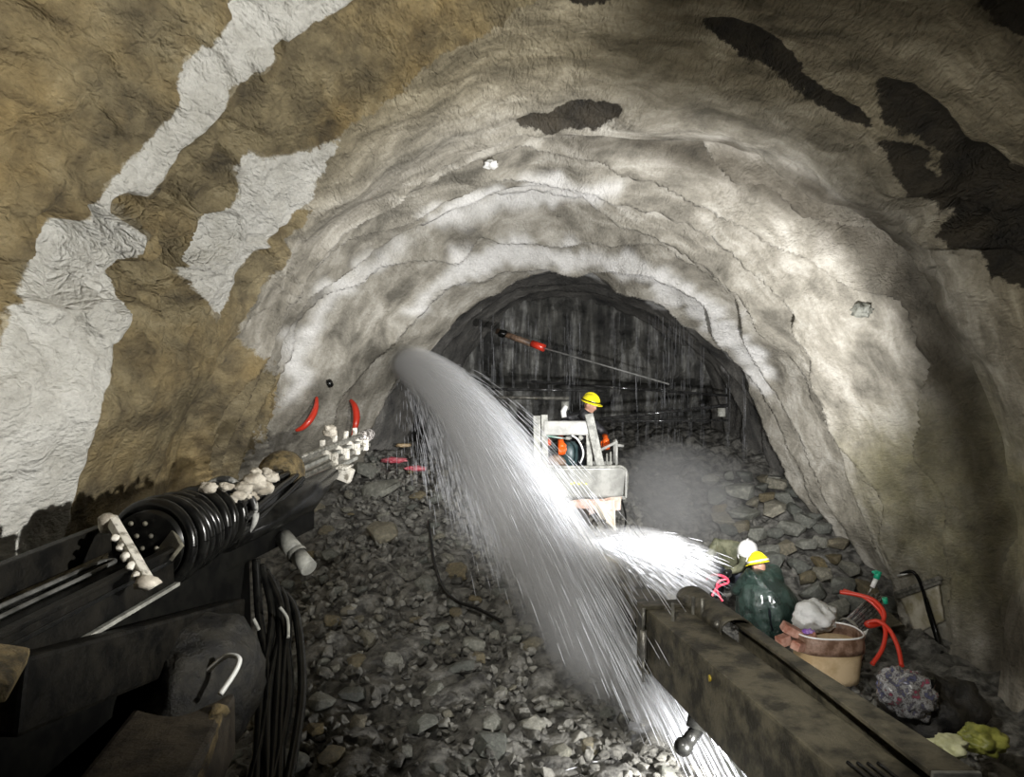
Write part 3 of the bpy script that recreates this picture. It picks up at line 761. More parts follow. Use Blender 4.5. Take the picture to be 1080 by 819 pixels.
for k in range(7):
    x0 = 276 + 6 * k
    m = MB(); m.tube(spline([P(270 + 5 * k, 590 + 6 * k, 5.4), P(x0 + hr.uniform(-6, 10), 650, 5.2), P(x0 + hr.uniform(-8, 8), 730, 4.7), P(x0 - 6 + hr.uniform(-10, 6), 835, 4.1)], 30), .030, 8); m.build('hanging_hose', M_BLACK, rig)
m = MB(); m.tube(spline([P(295, 640, 5.1), P(303, 652, 5.1), P(304, 672, 5.0)], 12), .012, 8); m.tube(spline([P(267, 652, 5.0), P(273, 664, 5.0)], 6), .014, 8); m.build('pale_hose_end', M_GREYP, rig)
m = MB(); m.box(P(-2, 708, 2.75), (.14, .26, .08), rotF @ Matrix.Rotation(R(20), 3, 'Y') @ Matrix.Rotation(R(25), 3, 'Z'), .02); m.build('corner_plate', M_MUD, rig)
# ------------------------------------------------------------ people
M_SKIN = mat('skin', (.42, .22, .15), (.55, .31, .22), .5, scale=8)
M_JACKET = mat('black_work_jacket', (.008, .008, .010), (.025, .025, .03), .45, scale=10, bump=.01, bscale=12)
M_TROUSER = mat('dark_blue_trousers', (.012, .016, .025), (.03, .035, .05), .6, scale=10, bump=.008, bscale=14)
M_COAT = mat('wet_dark_green_raincoat', (.010, .022, .018), (.030, .055, .045), .18, scale=6, bump=.035, bscale=7, coat=.6)
M_OLIVE = mat('olive_jacket', (.07, .075, .045), (.16, .16, .10), .6, scale=10, bump=.01, bscale=14)
M_YEL = mat('yellow_helmet', (.92, .80, .02), None, .25, coat=.5)
M_WHT = mat('white_helmet', (.88, .88, .86), None, .25, coat=.5)
M_ORG = mat('orange_rubber', (.85, .13, .015), None, .35)
M_REFL = mat('reflective_strip', (.75, .75, .74), None, .3)
M_BOOT = mat('black_boot', (.012, .012, .012), None, .3)

def skin_mesh(joints, edges, root, sub=2):
    """one continuous limb-and-trunk surface; joints: name -> (pos, radius)"""
    names = list(joints); me = bpy.data.meshes.new('tmp_skin')
    me.from_pydata([tuple(joints[n][0]) for n in names], [(names.index(a), names.index(b)) for a, b in edges], [])
    o = bpy.data.objects.new('tmp_skin', me); col.objects.link(o)
    o.modifiers.new('skin', 'SKIN'); sb = o.modifiers.new('sub', 'SUBSURF'); sb.levels = sub
    for i, n in enumerate(names):
        r = joints[n][1]; r = (r, r) if isinstance(r, (int, float)) else r
        me.skin_vertices[0].data[i].radius = r
        me.skin_vertices[0].data[i].use_root = (n == root)
    dg = bpy.context.evaluated_depsgraph_get(); dg.update()
    ev = o.evaluated_get(dg); em = ev.to_mesh()
    V = [v.co.copy() for v in em.vertices]; Fc = [tuple(p.vertices) for p in em.polygons]
    ev.to_mesh_clear(); bpy.data.objects.remove(o, do_unlink=True); bpy.data.meshes.remove(me)
    return V, Fc

def head(mb_, c, rot, s=1.0):
    """head with brow, nose, chin and ears; local -Y is the face"""
    bm = bmesh.new(); bmesh.ops.create_icosphere(bm, subdivisions=4, radius=1.0)
    for v in bm.verts:
        d = v.co.copy()
        x, y, z = d.x * .076, d.y * .096, d.z * .118
        if d.y < 0:
            y *= .92
            nose = math.exp(-((d.x / .17) ** 2 + ((d.z + .12) / .22) ** 2)); y -= .026 * nose
            eye = sum(math.exp(-(((d.x - q) / .20) ** 2 + ((d.z - .12) / .13) ** 2)) for q in (-.38, .38)); y += .012 * eye
            lip = math.exp(-((d.x / .3) ** 2 + ((d.z + .46) / .07) ** 2)); y -= .007 * lip
            chin = math.exp(-((d.x / .35) ** 2 + ((d.z + .82) / .22) ** 2)); y -= .018 * chin
        x *= 1 - .22 * max(0, -d.z) ** 1.5
        for q in (-1, 1):
            e = math.exp(-(((d.y - .10) / .17) ** 2 + ((d.z + .05) / .25) ** 2)) * max(0, d.x * q) ** 6; x += q * .022 * e
        v.co = Vector((x, y, z)) * s
    bmesh.ops.transform(bm, matrix=Matrix.Translation(c) @ rot.to_4x4(), verts=bm.verts)
    mb_.bm(bm, True)

def helmet(parent, c, rot, m, lampon=False, s=1.0):
    k = MB(); pr = []
    for i in range(15):
        a = R(90) * i / 14; pr.append((.140 * math.cos(a) * s, (.02 + .128 * math.sin(a)) * s))
    pr = [(.150 * s, 0.005 * s), (.146 * s, .018 * s)] + pr
    k.lathe(pr, c, rot, 32, .92, 1.08)
    # ridge along the crown and peak at the front
    ridge = [c + rot @ (Vector((0, .150 * math.cos(a), .026 + .130 * math.sin(a))) * s) for a in np.linspace(R(20), R(160), 16)]
    k.tube(ridge, [.004] + [.013 * s] * 14 + [.004], 8)
    def peak(u, v):
        a = R(205) + R(130) * u; r = (.138 + .055 * v * math.sin(math.pi * u) ** .6) * s
        return c + rot @ Vector((r * math.cos(a) * .92, r * math.sin(a) * 1.08, (.020 - .018 * v) * s))
    k.sheet(peak, 16, 4)
    h = k.build('helmet', m, parent); solid(h, .004)
    b = MB(); b.lathe([(.150 * s, .030 * s), (.152 * s, .036 * s), (.148 * s, .052 * s)], c, rot, 32, .92, 1.08); b.build('helmet_band', M_BLACK if lampon else M_REFL, h).location = (0, 0, 0)
    if lampon:
        l = MB(); p0 = c + rot @ Vector((0, -.155 * s, .055 * s)); l.cyl(p0, p0 + rot @ Vector((0, -.035 * s, 0)), .026 * s); l.build('headlamp', mat('headlamp_lens', (.8, .8, .75), None, .2, emis=((1, .97, .9), 2.5)), h)
    return h

def glove(parent, wrist, direction, palm_n, m, s=1.0, flip=1):
    d = Vector(direction).normalized(); n_ = (Vector(palm_n) - d * Vector(palm_n).dot(d)).normalized(); x = d.cross(n_) * flip
    W_ = Vector(wrist); k = MB()
    def q(a, b, c): return W_ + (x * a + d * b + n_ * c) * s
    k.tube([q(0, -.08, 0), q(0, -.02, 0), q(0, .03, 0), q(0, .075, 0), q(0, .095, 0)], [.042 * s, .034 * s, .044 * s, .046 * s, .030 * s], 14)
    for i, (ox, ln) in enumerate(((-.034, .066), (-.012, .078), (.011, .073), (.033, .056))):
        pts = [q(ox * .8, .07, 0), q(ox, .105, .002), q(ox * 1.05, .105 + ln * .4, .022), q(ox * 1.0, .105 + ln * .55, .048), q(ox, .105 + ln * .45, .070)]
        k.tube(pts, [.013 * s, .0125 * s, .011 * s, .010 * s, .007 * s], 8)
    k.tube([q(.03, .01, .005), q(.055, .04, .02), q(.058, .075, .04), q(.050, .10, .05)], [.016 * s, .015 * s, .012 * s, .008 * s], 8)
    return k.build('glove', m, parent)

def person(label, J, E, root, head_c, head_rot, up_parts):
    k = MB(); V, Fc = skin_mesh(J, E, root); k.add(V, Fc, True)
    head(k, head_c, head_rot)
    base = Vector((J['pelvis'][0][0], J['pelvis'][0][1], min(p[0][2] for p in J.values())))
    o = k.build('person', M_SKIN, None, base); tag(o, label, 'person')
    return o
def child(k, name, m, parent):
    return k.build(name, m, parent)
def garment(J, E, root, grow, names, m, name, parent, sub=2):
    JJ = {n: (J[n][0], (J[n][1] if isinstance(J[n][1], tuple) else (J[n][1],) * 2)) for n in names}
    JJ = {n: (p, (r[0] * grow + .006, r[1] * grow + .006)) for n, (p, r) in JJ.items()}
    V, Fc = skin_mesh(JJ, [e for e in E if e[0] in names and e[1] in names], root, sub)
    for i, v in enumerate(V): V[i] = v + Vector((noise.noise(v * 9), noise.noise(v * 9 + Vector((5, 1, 2))), noise.noise(v * 9 + Vector((1, 7, 3))))) * .014
    k = MB(); k.add(V, Fc, True); return k.build(name, m, parent)

BODY_E = [('pelvis', 'belly'), ('belly', 'chest'), ('chest', 'neck'), ('neck', 'skull'),
          ('chest', 'shoulder_l'), ('shoulder_l', 'elbow_l'), ('elbow_l', 'wrist_l'), ('wrist_l', 'hand_l'),
          ('chest', 'shoulder_r'), ('shoulder_r', 'elbow_r'), ('elbow_r', 'wrist_r'), ('wrist_r', 'hand_r'),
          ('pelvis', 'hip_l'), ('hip_l', 'knee_l'), ('knee_l', 'ankle_l'), ('ankle_l', 'toe_l'),
          ('pelvis', 'hip_r'), ('hip_r', 'knee_r'), ('knee_r', 'ankle_r'), ('ankle_r', 'toe_r')]
UP = ['pelvis', 'belly', 'chest', 'neck', 'shoulder_l', 'elbow_l', 'wrist_l', 'shoulder_r', 'elbow_r', 'wrist_r']
LOW = ['pelvis', 'hip_l', 'knee_l', 'ankle_l', 'hip_r', 'knee_r', 'ankle_r']
def joints(**kw):
    rad = dict(pelvis=(.15, .12), belly=(.145, .11), chest=(.17, .12), neck=.058, skull=.06, shoulder_l=.066, shoulder_r=.066, elbow_l=.046, elbow_r=.046,
               wrist_l=.030, wrist_r=.030, hand_l=.032, hand_r=.032, hip_l=.09, hip_r=.09, knee_l=.062, knee_r=.062, ankle_l=.042, ankle_r=.042, toe_l=.035, toe_r=.035)
    return {n: (Vector(p), rad[n]) for n, p in kw.items()}
def boots(J, parent):
    for sfx in 'lr':
        a, t = J['ankle_' + sfx][0], J['toe_' + sfx][0]; k = MB()
        d = (t - a); d.z = 0; d.normalize()
        k.tube([a + Vector((0, 0, .22)), a + Vector((0, 0, .08)), a + Vector((0, 0, 0)) - d * .02, a + d * .06 - Vector((0, 0, .02)), t, t + d * .03], [.062, .058, .062, .058, .050, .02], 12)
        k.build('boot', M_BOOT, parent)

# --- worker in the basket
hc = P(623, 427, 10.95)
J = joints(pelvis=(.86, 11.15, 2.45), belly=(.88, 11.10, 2.60), chest=(.94, 11.03, 2.80), neck=(1.06, 10.98, 2.97), skull=(1.13, 10.95, 3.07),
           shoulder_l=(.78, 10.95, 2.90), elbow_l=(.66, 10.82, 2.70), wrist_l=(.70, 10.66, 2.56), hand_l=(.71, 10.60, 2.53),
           shoulder_r=(1.14, 11.06, 2.86), elbow_r=(1.34, 11.00, 2.68), wrist_r=(1.33, 10.78, 2.58), hand_r=(1.33, 10.72, 2.56),
           hip_l=(.76, 11.13, 2.40), knee_l=(.74, 10.95, 2.15), ankle_l=(.74, 11.12, 1.90), toe_l=(.74, 10.95, 1.86),
           hip_r=(.97, 11.13, 2.40), knee_r=(1.02, 10.95, 2.15), ankle_r=(1.0, 11.12, 1.90), toe_r=(1.02, 10.95, 1.86))
hrot = Matrix.Rotation(R(52), 3, 'Z') @ Matrix.Rotation(R(22), 3, 'X')
pa = person('worker in black jacket and yellow helmet leaning right in the raised basket, orange gloves on', J, BODY_E, 'pelvis', hc, hrot, None)
garment(J, BODY_E, 'pelvis', 1.14, UP, M_JACKET, 'jacket', pa)
garment(J, BODY_E, 'pelvis', 1.16, LOW, M_TROUSER, 'trousers', pa); boots(J, pa)
k = MB(); k.tube([Vector((1.03, 10.99, 2.90)), Vector((1.07, 10.975, 2.97)), Vector((1.10, 10.965, 3.02))], [.125, .092, .088], 18, False); solid(k.build('collar', M_JACKET, pa), .012)
helmet(pa, hc + hrot @ Vector((0, .012, .030)), hrot @ Matrix.Rotation(R(-6), 3, 'X'), M_YEL, True, .92)
glove(pa, (.69, 10.66, 2.58), (.05, -.5, -.5), (0, .3, -1), M_ORG, 1.15)
glove(pa, (1.335, 10.80, 2.61), (0, -.7, -.35), (0, .2, -1), M_ORG, 1.1, -1)
k = MB(); k.tube([P(597, 428, 10.78), P(594, 434, 10.76), P(595, 440, 10.74)], [.035, .042, .038], 10); k.build('reflective_cuff', M_REFL, pa)

# --- two workers crouching on the ground at the right
def crouch(cx, cy, z0, face, hz, lean=.18):
    """squatting figure looking along angle face; hz = head height above z0"""
    f = Vector((math.cos(face), math.sin(face), 0)); s_ = Vector((-f.y, f.x, 0)); b = Vector((cx, cy, z0))
    def q(a, l, z): return b + f * a + s_ * l + Vector((0, 0, z))
    return joints(pelvis=q(-.16, 0, .30), belly=q(-.10, 0, .45), chest=q(.02, 0, .66), neck=q(lean - .04, 0, .82), skull=q(lean, 0, .90),
        shoulder_l=q(.04, .19, .74), elbow_l=q(.24, .25, .52), wrist_l=q(.45, .14, .48), hand_l=q(.52, .11, .47),
        shoulder_r=q(.04, -.19, .74), elbow_r=q(.24, -.25, .52), wrist_r=q(.45, -.14, .48), hand_r=q(.52, -.11, .47),
        hip_l=q(-.12, .11, .28), knee_l=q(.26, .20, .42), ankle_l=q(.02, .15, .08), toe_l=q(.17, .17, .04),
        hip_r=q(-.12, -.11, .28), knee_r=q(.26, -.20, .42), ankle_r=q(.02, -.15, .08), toe_r=q(.17, -.17, .04)), q
# raincoat worker, back to the camera
fc = R(118); hc = P(800, 597, 9.62)
Jc, q = crouch(3.22, 9.55, .27, fc, .98)
rot = Matrix.Rotation(fc + R(90), 3, 'Z') @ Matrix.Rotation(R(20), 3, 'X')
d_ = hc - (Jc['skull'][0] + Vector((0, 0, .06)))
for n in ('neck', 'skull'): Jc[n] = (Jc[n][0] + d_ * (.5 if n == 'neck' else 1.0), Jc[n][1])
pc = person('crouching worker seen from behind in wet dark green raincoat and yellow helmet', Jc, BODY_E, 'pelvis', hc, rot, None)
garment(Jc, BODY_E, 'pelvis', 1.35, UP, M_COAT, 'coat_lining', pc); garment(Jc, BODY_E, 'pelvis', 1.15, LOW, M_TROUSER, 'trousers', pc); boots(Jc, pc)
helmet(pc, hc + Vector((0, 0, .03)), rot, M_YEL, False, .95)
cc = Vector((3.23, 9.54, 0))
def coat(u, v):
    a = 2 * math.pi * u; z = .27 + .80 * v
    tab = [(0, .30), (.12, .335), (.35, .36), (.55, .355), (.72, .30), (.85, .20), (.95, .12), (1.0, .085)]
    for i in range(len(tab) - 1):
        if tab[i][0] <= v <= tab[i + 1][0]:
            t = (v - tab[i][0]) / (tab[i + 1][0] - tab[i][0]); r = tab[i][1] * (1 - t) + tab[i + 1][1] * t; break
    fold = .020 * math.sin(a * 9 + 2 * math.sin(v * 3)) * (1 - v) ** .7 + .012 * math.sin(a * 17 + v * 4) * (1 - v)
    r += fold * (v < .8) + .018 * noise.noise(Vector((math.cos(a) * 2.5, math.sin(a) * 2.5, v * 5)))
    shift = hc.copy() - cc; k_ = max(0, (v - .5)) * 2 * .75
    return Vector((cc.x + r * 1.04 * math.cos(a) + shift.x * k_, cc.y + r * .92 * math.sin(a) + shift.y * k_, z))
k = MB(); k.sheet(coat, 72, 30); co_ = k.build('raincoat', M_COAT, pc); solid(co_, .006)
for sfx in 'lr':
    k = MB(); S0, E0, W0 = Jc['shoulder_' + sfx][0], Jc['elbow_' + sfx][0], Jc['wrist_' + sfx][0]
    k.tube(spline([S0 + Vector((0, 0, .02)), (S0 + E0) / 2 + Vector((0, 0, .01)), E0, (E0 + W0) / 2, W0], 16), [.10 - .0028 * i for i in range(17)], 14); k.build('sleeve', M_COAT, pc)
k = MB(); k.ball(hc + Vector((.03, -.05, -.13)), (.13, .11, .07), sub=3, rough=.2, seed=4); k.build('hood', M_COAT, pc)
for sgn, sfx in ((1, 'l'), (-1, 'r')):
    glove(pc, Jc['wrist_' + sfx][0], Jc['hand_' + sfx][0] - Jc['wrist_' + sfx][0], (0, 0, -1), M_BOOT, 1.0, sgn)
# white helmet worker facing him
fb = R(-125); hb = P(788, 583, 10.25)
Jb, q = crouch(3.02, 10.42, .45, fb, 1.0)
d_ = hb - (Jb['skull'][0] + Vector((0, 0, .06)))
for n in ('neck', 'skull'): Jb[n] = (Jb[n][0] + d_ * (.6 if n == 'neck' else 1.0), Jb[n][1])
rot = Matrix.Rotation(R(-25), 3, 'Z') @ Matrix.Rotation(R(30), 3, 'X')
pb = person('crouching worker in white helmet and olive jacket, head bowed beside the raincoat worker', Jb, BODY_E, 'pelvis', hb, rot, None)
garment(Jb, BODY_E, 'pelvis', 1.22, UP, M_OLIVE, 'jacket', pb)
garment(Jb, BODY_E, 'pelvis', 1.15, LOW, M_TROUSER, 'trousers', pb); boots(Jb, pb)
helmet(pb, hb + Vector((0, -.01, .03)), rot, M_WHT, False, 1.0)
for sgn, sfx in ((1, 'l'), (-1, 'r')):
    glove(pb, Jb['wrist_' + sfx][0], Jb['hand_' + sfx][0] - Jb['wrist_' + sfx][0], (0, 0, -1), M_BOOT, 1.0, sgn)

# ------------------------------------------------------------ the basket
M_TUB = mat('grey_wet_tub_paint', (.30, .30, .28), (.46, .46, .43), .3, scale=5, bump=.004)
M_TIMB = mat('wet_pale_post', (.20, .20, .18), (.42, .42, .38), .5, scale=10, bump=.006)
bk = empty('lift_basket', (.95, 10.9, 1.75), 'grey steel lift basket with rounded front tub, raised at the edge of the spray', 'lift basket')
Y0 = 10.45
def tubf(u, v):
    x = -0.64 + 1.28 * u; r = .14
    top = 2.27; dx = .64 - abs(x)
    if dx < r: top -= r - math.sqrt(max(0, r * r - (r - dx) ** 2))
    z = 1.83 + (top - 1.83) * v
    return Vector((.965 + x, Y0 - .08 * (1 - (x / .64) ** 2) + .10 * (1 - v) + .10 * (abs(x) / .64) ** 6, z))
k = MB(); k.sheet(tubf, 44, 10); solid(k.build('front_panel', M_TUB, bk), .03)
rim = [tubf(u, 1.0) + Vector((0, -.005, 0)) for u in np.linspace(0, 1, 45)]
k = MB(); k.tube([tubf(0, 0)] + rim + [tubf(1, 0)], .022, 10); k.build('rim', M_TIMB, bk)
for sx in (-1, 1):
    k = MB(); k.box((.965 + sx * .62, 10.95, 2.02), (.03, .90, .40), bev=.01); k.build('side_panel', M_TUB, bk)
k = MB(); k.box((.965, 11.0, 1.82), (1.24, .95, .05), bev=.01); k.build('floor_plate', M_GREYP, bk)
k = MB(); k.box((.965, 11.45, 2.02), (1.24, .03, .40), bev=.01); k.build('back_panel', M_GREYP, bk)
k = MB(); k.beam(tubf(.02, 0) + Vector((0, -.02, 0)), tubf(.98, 0) + Vector((0, -.02, 0)), .05, .035, bev=.008); k.build('lower_edge', M_BOOM_DARK, bk)
k = MB()
for i in range(5): k.ball(P(603 + 3.6 * i, 510 - (i % 2) * 1.5, 10.41), (.032, .006, .014), sub=2, rough=.3, seed=i)
k.build('yellow_mark', mat('faded_yellow_mark', (.75, .66, .12), None, .5), bk)
def post(x0, y0, x1, y1, Yd, ww, m_, name='post', dd=.06):
    k = MB(); k.beam(P(x0, y0, Yd), P(x1, y1, Yd), dd, ww, (1, 0, 0), .008); return k.build(name, m_, bk)
post(566, 438, 567, 499, 10.50, .10, M_TIMB); post(574, 437, 575, 499, 10.54, .09, M_TIMB)
post(620, 437, 622, 495, 10.56, .075, M_TIMB); post(621, 436, 634, 495, 10.50, .115, M_TIMB)
k = MB(); k.box(P(598, 451, 10.56), (.66, .12, .20), bev=.02); k.build('cross_beam', M_TUB, bk)
k = MB(); k.box(P(588, 461, 10.52), (.30, .05, .025), Matrix.Rotation(R(8), 3, 'Y'), .006); k.build('cross_beam_lip', mat('green_tinted_lip', (.10, .22, .17), (.4, .45, .42), .5, scale=8), bk)
k = MB(); k.cyl(P(650, 466, 10.5), P(650, 494, 10.5), .022, n=12); k.cyl(P(632, 475, 10.5), P(650, 466, 10.5), .02, n=12); k.cyl(P(648, 469, 10.5), P(657, 470, 10.6), .022, n=12); k.cyl(P(650, 466, 10.5), P(648, 462, 11.4), .02, n=12); k.cyl(P(648, 462, 11.4), P(648, 488, 11.4), .02, n=12)
k.build('handrail', M_TUB, bk)
k = MB(); k.cyl(P(640, 478, 10.55), P(640, 494, 10.55), .013); k.cyl(P(644, 476, 10.55), P(644, 494, 10.55), .013); k.build('rail_bar', M_TIMB, bk)
k = MB(); k.tube(spline([P(603, 459, 10.45), P(609, 463, 10.42), P(614, 472, 10.42), P(615, 480, 10.42), P(612, 488, 10.44)], 24), .013, 8); k.build('white_hose', M_WHT, bk)
k = MB(); k.ball(P(599, 462, 10.45), (.05, .04, .03), sub=2, rough=.3); k.ball(P(612, 462, 10.5), (.04, .04, .04), sub=2, rough=.3); k.build('hose_fitting', M_TIMB, bk)
k = MB(); k.ball(P(577, 466, 10.7), (.06, .05, .06), sub=2, rough=.3, seed=3); k.build('red_knob', mat('red_orange_knob', (.5, .07, .02), None, .4), bk)
k = MB(); k.lathe([(0, 0), (.10, .02), (.13, .12), (.13, .3), (.08, .36), (0, .37)], P(600, 492, 10.75)); k.build('control_box', mat('dark_teal_canister', (.02, .045, .05), (.05, .08, .085), .4, scale=9), bk)
k = MB(); k.ball(P(585, 488, 10.65), (.14, .08, .12), sub=3, rough=.4, seed=2); k.build('muddy_bag', mat('brown_wet_bag', (.10, .07, .05), (.25, .18, .13), .5, scale=8), bk)
def cloth_sheet(pts, name, m_, thick=.012, parent=bk, amp=.03, nu=16, nv=14):
    (a, b, c, d) = [Vector(p) for p in pts]
    def fn(u, v):
        p = (a * (1 - u) + b * u) * (1 - v) + (d * (1 - u) + c * u) * v
        return p + Vector((.3 * amp * noise.noise(p * 9), amp * math.sin(u * 9 + v * 3) + amp * noise.noise(p * 7), .5 * amp * noise.noise(p * 8)))
    k = MB(); k.sheet(fn, nu, nv); return solid(k.build(name, m_, parent), thick)
M_PINK = mat('stained_pink_cloth', (.50, .33, .26), (.74, .60, .52), .6, scale=7)
M_CREAM = mat('cream_wet_cloth', (.66, .58, .48), (.80, .74, .64), .5, scale=7)
cloth_sheet([P(600, 528, 10.42), P(656, 524, 10.42), P(654, 537, 10.40), P(602, 546, 10.42)], 'torn_cover', M_PINK)
cloth_sheet([P(620, 529, 10.36), P(648, 527, 10.36), P(649, 566, 10.40), P(646, 563, 10.38)], 'hanging_cloth', M_CREAM)
for pts in ([(655, 525), (660, 545), (657, 562), (648, 566)], [(640, 545), (652, 560), (655, 572)], [(640, 560), (632, 568), (627, 580)], [(622, 540), (630, 556), (645, 566)]):
    k = MB(); k.tube(spline([P(a, b, 10.5) for a, b in pts], 18), .013, 8); k.build('cable', M_BLACK if pts[0][0] != 640 else M_TIMB, bk)
# ------------------------------------------------------------ things along the right side
M_DRUM = mat('yellow_tan_bin', (.48, .34, .18), (.68, .52, .32), .5, scale=3.5, bump=.004)
M_RUST = mat('rusty_brown_rim', (.14, .075, .045), (.34, .22, .16), .45, scale=10, bump=.006)
M_RED = mat('bright_red_hose', (.72, .05, .025), None, .3, coat=.3)
M_WBAG = mat('white_plastic_sack', (.72, .73, .71), (.88, .88, .86), .4, scale=6, bump=.03, bscale=9)
M_BRICK = mat('pink_red_slab', (.34, .13, .08), (.58, .34, .26), .6, scale=8, bump=.01)
YB = 7.75
bc = P(874, 714, YB); zb = bc.z; zt = P(874, 678, YB).z
bin_ = empty('cut_drum_bin', bc, 'open cut drum bin of yellow tan sheet with rusty rim standing beside the raincoat worker', 'bin')
def plan(u, r=1.0, z=0):
    a = 2 * math.pi * u; x = math.cos(a); y = math.sin(a)
    x = math.copysign(abs(x) ** .75, x) * .33; y = math.copysign(abs(y) ** .75, y) * .26
    return Vector((bc.x + x * r, bc.y + y * r + .05, z))
k = MB(); k.sheet(lambda u, v: plan(u, .90 + .10 * v, zb - .02 + (zt - zb + .02) * v), 48, 6); solid(k.build('body', M_DRUM, bin_), .012)
k = MB(); k.sheet(lambda u, v: plan(u, 1.03, zt - .06 + .17 * v), 48, 3); solid(k.build('rim_band', M_RUST, bin_), .016)
k = MB(); k.tube([plan(i / 48, 1.03, zt + .115) for i in range(49)], .010, 8, False); k.build('rim_edge', M_WHT, bin_)
k = MB(); k.sheet(lambda u, v: plan(u, .88 * v + .001, zb + .2), 32, 6); solid(k.build('inner_floor', M_RUST, bin_), .01)
# white sack slumped over the bin
def blob(name, c, r, m_, label, cat, rough=.25, scale=1.6, seed=1, rot=None, group=None, sub=4):
    k = MB(); c = Vector(c); k.ball((0, 0, 0), r, rot, sub, rough, seed, scale)
    o = k.build(name, m_); o.location = c; return tag(o, label, cat, group)
blob('white_sack', P(858, 650, 8.05), (.23, .17, .17), M_WBAG, 'crumpled bright white sack slumped behind the yellow tan bin', 'sack', .30, 1.4, 3)
k = MB()
def sack2(u, v):
    p = P(842, 652, 7.95) * (1 - u) + P(872, 672, 7.85) * u
    return p + Vector((.02 * math.sin(v * 7), -.05 + .04 * math.sin(u * 6 + v * 4), (.16 * math.sin(math.pi * (u * .8 + .1))) * (1 - v) - .10 * v))
for i, (px_, py_, y_, rx, rz, sz, lab) in enumerate([
    (838, 666, 7.75, 8, 28, (.28, .12, .09), 'longest pink red slab lying tilted against the left rim of the bin'),
    (826, 675, 7.8, 0, -10, (.13, .11, .10), 'pink red lump on the ground at the left foot of the bin'),
    (842, 681, 7.62, 10, 15, (.14, .10, .09), 'orange brown lump just left of the bin below the long slab'),
    (856, 672, 7.72, -12, 40, (.12, .10, .07), 'small dark red chunk wedged inside the bin rim')]):
    k = MB(); k.box((0, 0, 0), sz, bev=.015); o = k.build('brick_chunk', M_BRICK); o.location = P(px_, py_, y_); o.rotation_euler = (R(rx), R(rz), R(20 * i)); tag(o, lab, 'brick')
blob('purple_cloth', P(852, 666, 7.72), (.06, .04, .03), mat('purple_plastic', (.20, .05, .42), (.45, .3, .6), .3, scale=20), 'small purple plastic scrap on the slabs inside the bin', 'scrap', .4, 2.2, 5)
# bundle of rods wrapped in clear film
bd = empty('wrapped_rod_bundle', P(884, 672, 8.2), 'bundle of grey rods in shiny clear film leaning up right behind the bin', 'rod bundle')
M_FILM = mat('clear_wrap_rods', (.16, .16, .16), (.42, .42, .43), .12, metal=.6, scale=20, coat=.6)
a_, b_ = P(884, 672, 8.1), P(924, 634, 8.5); dv = (b_ - a_).normalized(); s1 = dv.cross(Vector((0, 1, 0))).normalized(); s2 = dv.cross(s1)
for i in range(9):
    off = s1 * (-.08 + .04 * (i % 5)) + s2 * (.03 * (i // 5)); k = MB(); k.cyl(a_ + off - dv * .02 * (i % 3), b_ + off + dv * .03 * (i % 4), .021, n=10); k.build('rod', M_FILM, bd)
k = MB(); k.tube([a_ + dv * .18, a_ + dv * .22], .115, 16, False); k.build('strap', M_TIMB, bd)
k = MB()
w0 = [P(906, 672, 7.9), P(914, 662, 7.95), P(910, 690, 7.85), P(902, 704, 7.8)]
def wsheet(u, v):
    l = w0[0] * (1 - v) + w0[3] * v; r = w0[1] * (1 - v) + w0[2] * v; p = l * (1 - u) + r * u
    return p + Vector((0, .03 * math.sin(u * 5 + v * 8), 0))
k.sheet(wsheet, 10, 16); tag(solid(k.build('plastic_sheet', M_WBAG), .012), 'narrow white plastic sheet hanging down at the right end of the bin', 'plastic sheet')
# red hose
rh = MB(); rh.tube(spline([P(886, 624, 8.5), P(905, 627, 8.4), P(922, 633, 8.3), P(932, 645, 8.2), P(930, 656, 8.15), P(918, 660, 8.1), P(914, 657, 8.15), P(926, 655, 8.1), P(938, 664, 8.0), P(947, 682, 7.8), P(951, 702, 7.6)], 90), .024, 10)
rh.tube(spline([P(931, 655, 8.1), P(934, 668, 8.0), P(930, 685, 7.85), P(920, 700, 7.75)], 30), .024, 10)
rh.tube(spline([P(890, 622, 8.55), P(912, 630, 8.35), P(927, 643, 8.25), P(933, 655, 8.15)], 30), .018, 10)
tag(rh.build('red_hose', M_RED), 'bright red hose looped on the rocks between the bin and the right wall', 'hose')
k = MB(); k.tube(spline([P(744, 612, 9.4), P(752, 606, 9.4), P(764, 608, 9.4), P(768, 614, 9.4), P(758, 618, 9.35), P(752, 626, 9.3), P(748, 640, 9.25)], 40), .016, 8)
k.tube(spline([P(768, 610, 9.4), P(758, 613, 9.4), P(756, 622, 9.35), P(762, 634, 9.3)], 30), .014, 8)
tag(k.build('pink_hose', mat('pink_red_hose', (.80, .07, .12), None, .3)), 'small pink red hose loop in the spray left of the crouching workers', 'hose')
gv = empty('green_valve', P(921, 622, 8.4), 'green valve with white body on top of a thin rod behind the red hose', 'valve')
k = MB(); k.cyl(P(915, 628, 8.4), P(921, 616, 8.4), .012); k.build('stem', M_STEEL, gv)
k = MB(); k.cyl(P(920, 619, 8.4), P(924, 610, 8.4), .026); k.build('valve_body', M_WHT, gv)
M_GREEN = mat('green_plastic', (.02, .42, .24), None, .3)
k = MB(); k.cyl(P(924, 610, 8.4), P(927, 602, 8.4), .034, n=14); k.ball(P(923, 603, 8.4), (.04, .03, .02), sub=2); k.build('valve_handle', M_GREEN, gv)
k = MB(); k.cyl(P(934, 636, 8.2), P(933, 630, 8.2), .028, n=12); tag(k.build('green_coupling', M_GREEN), 'small green coupling beside the red hose against the right wall', 'coupling')
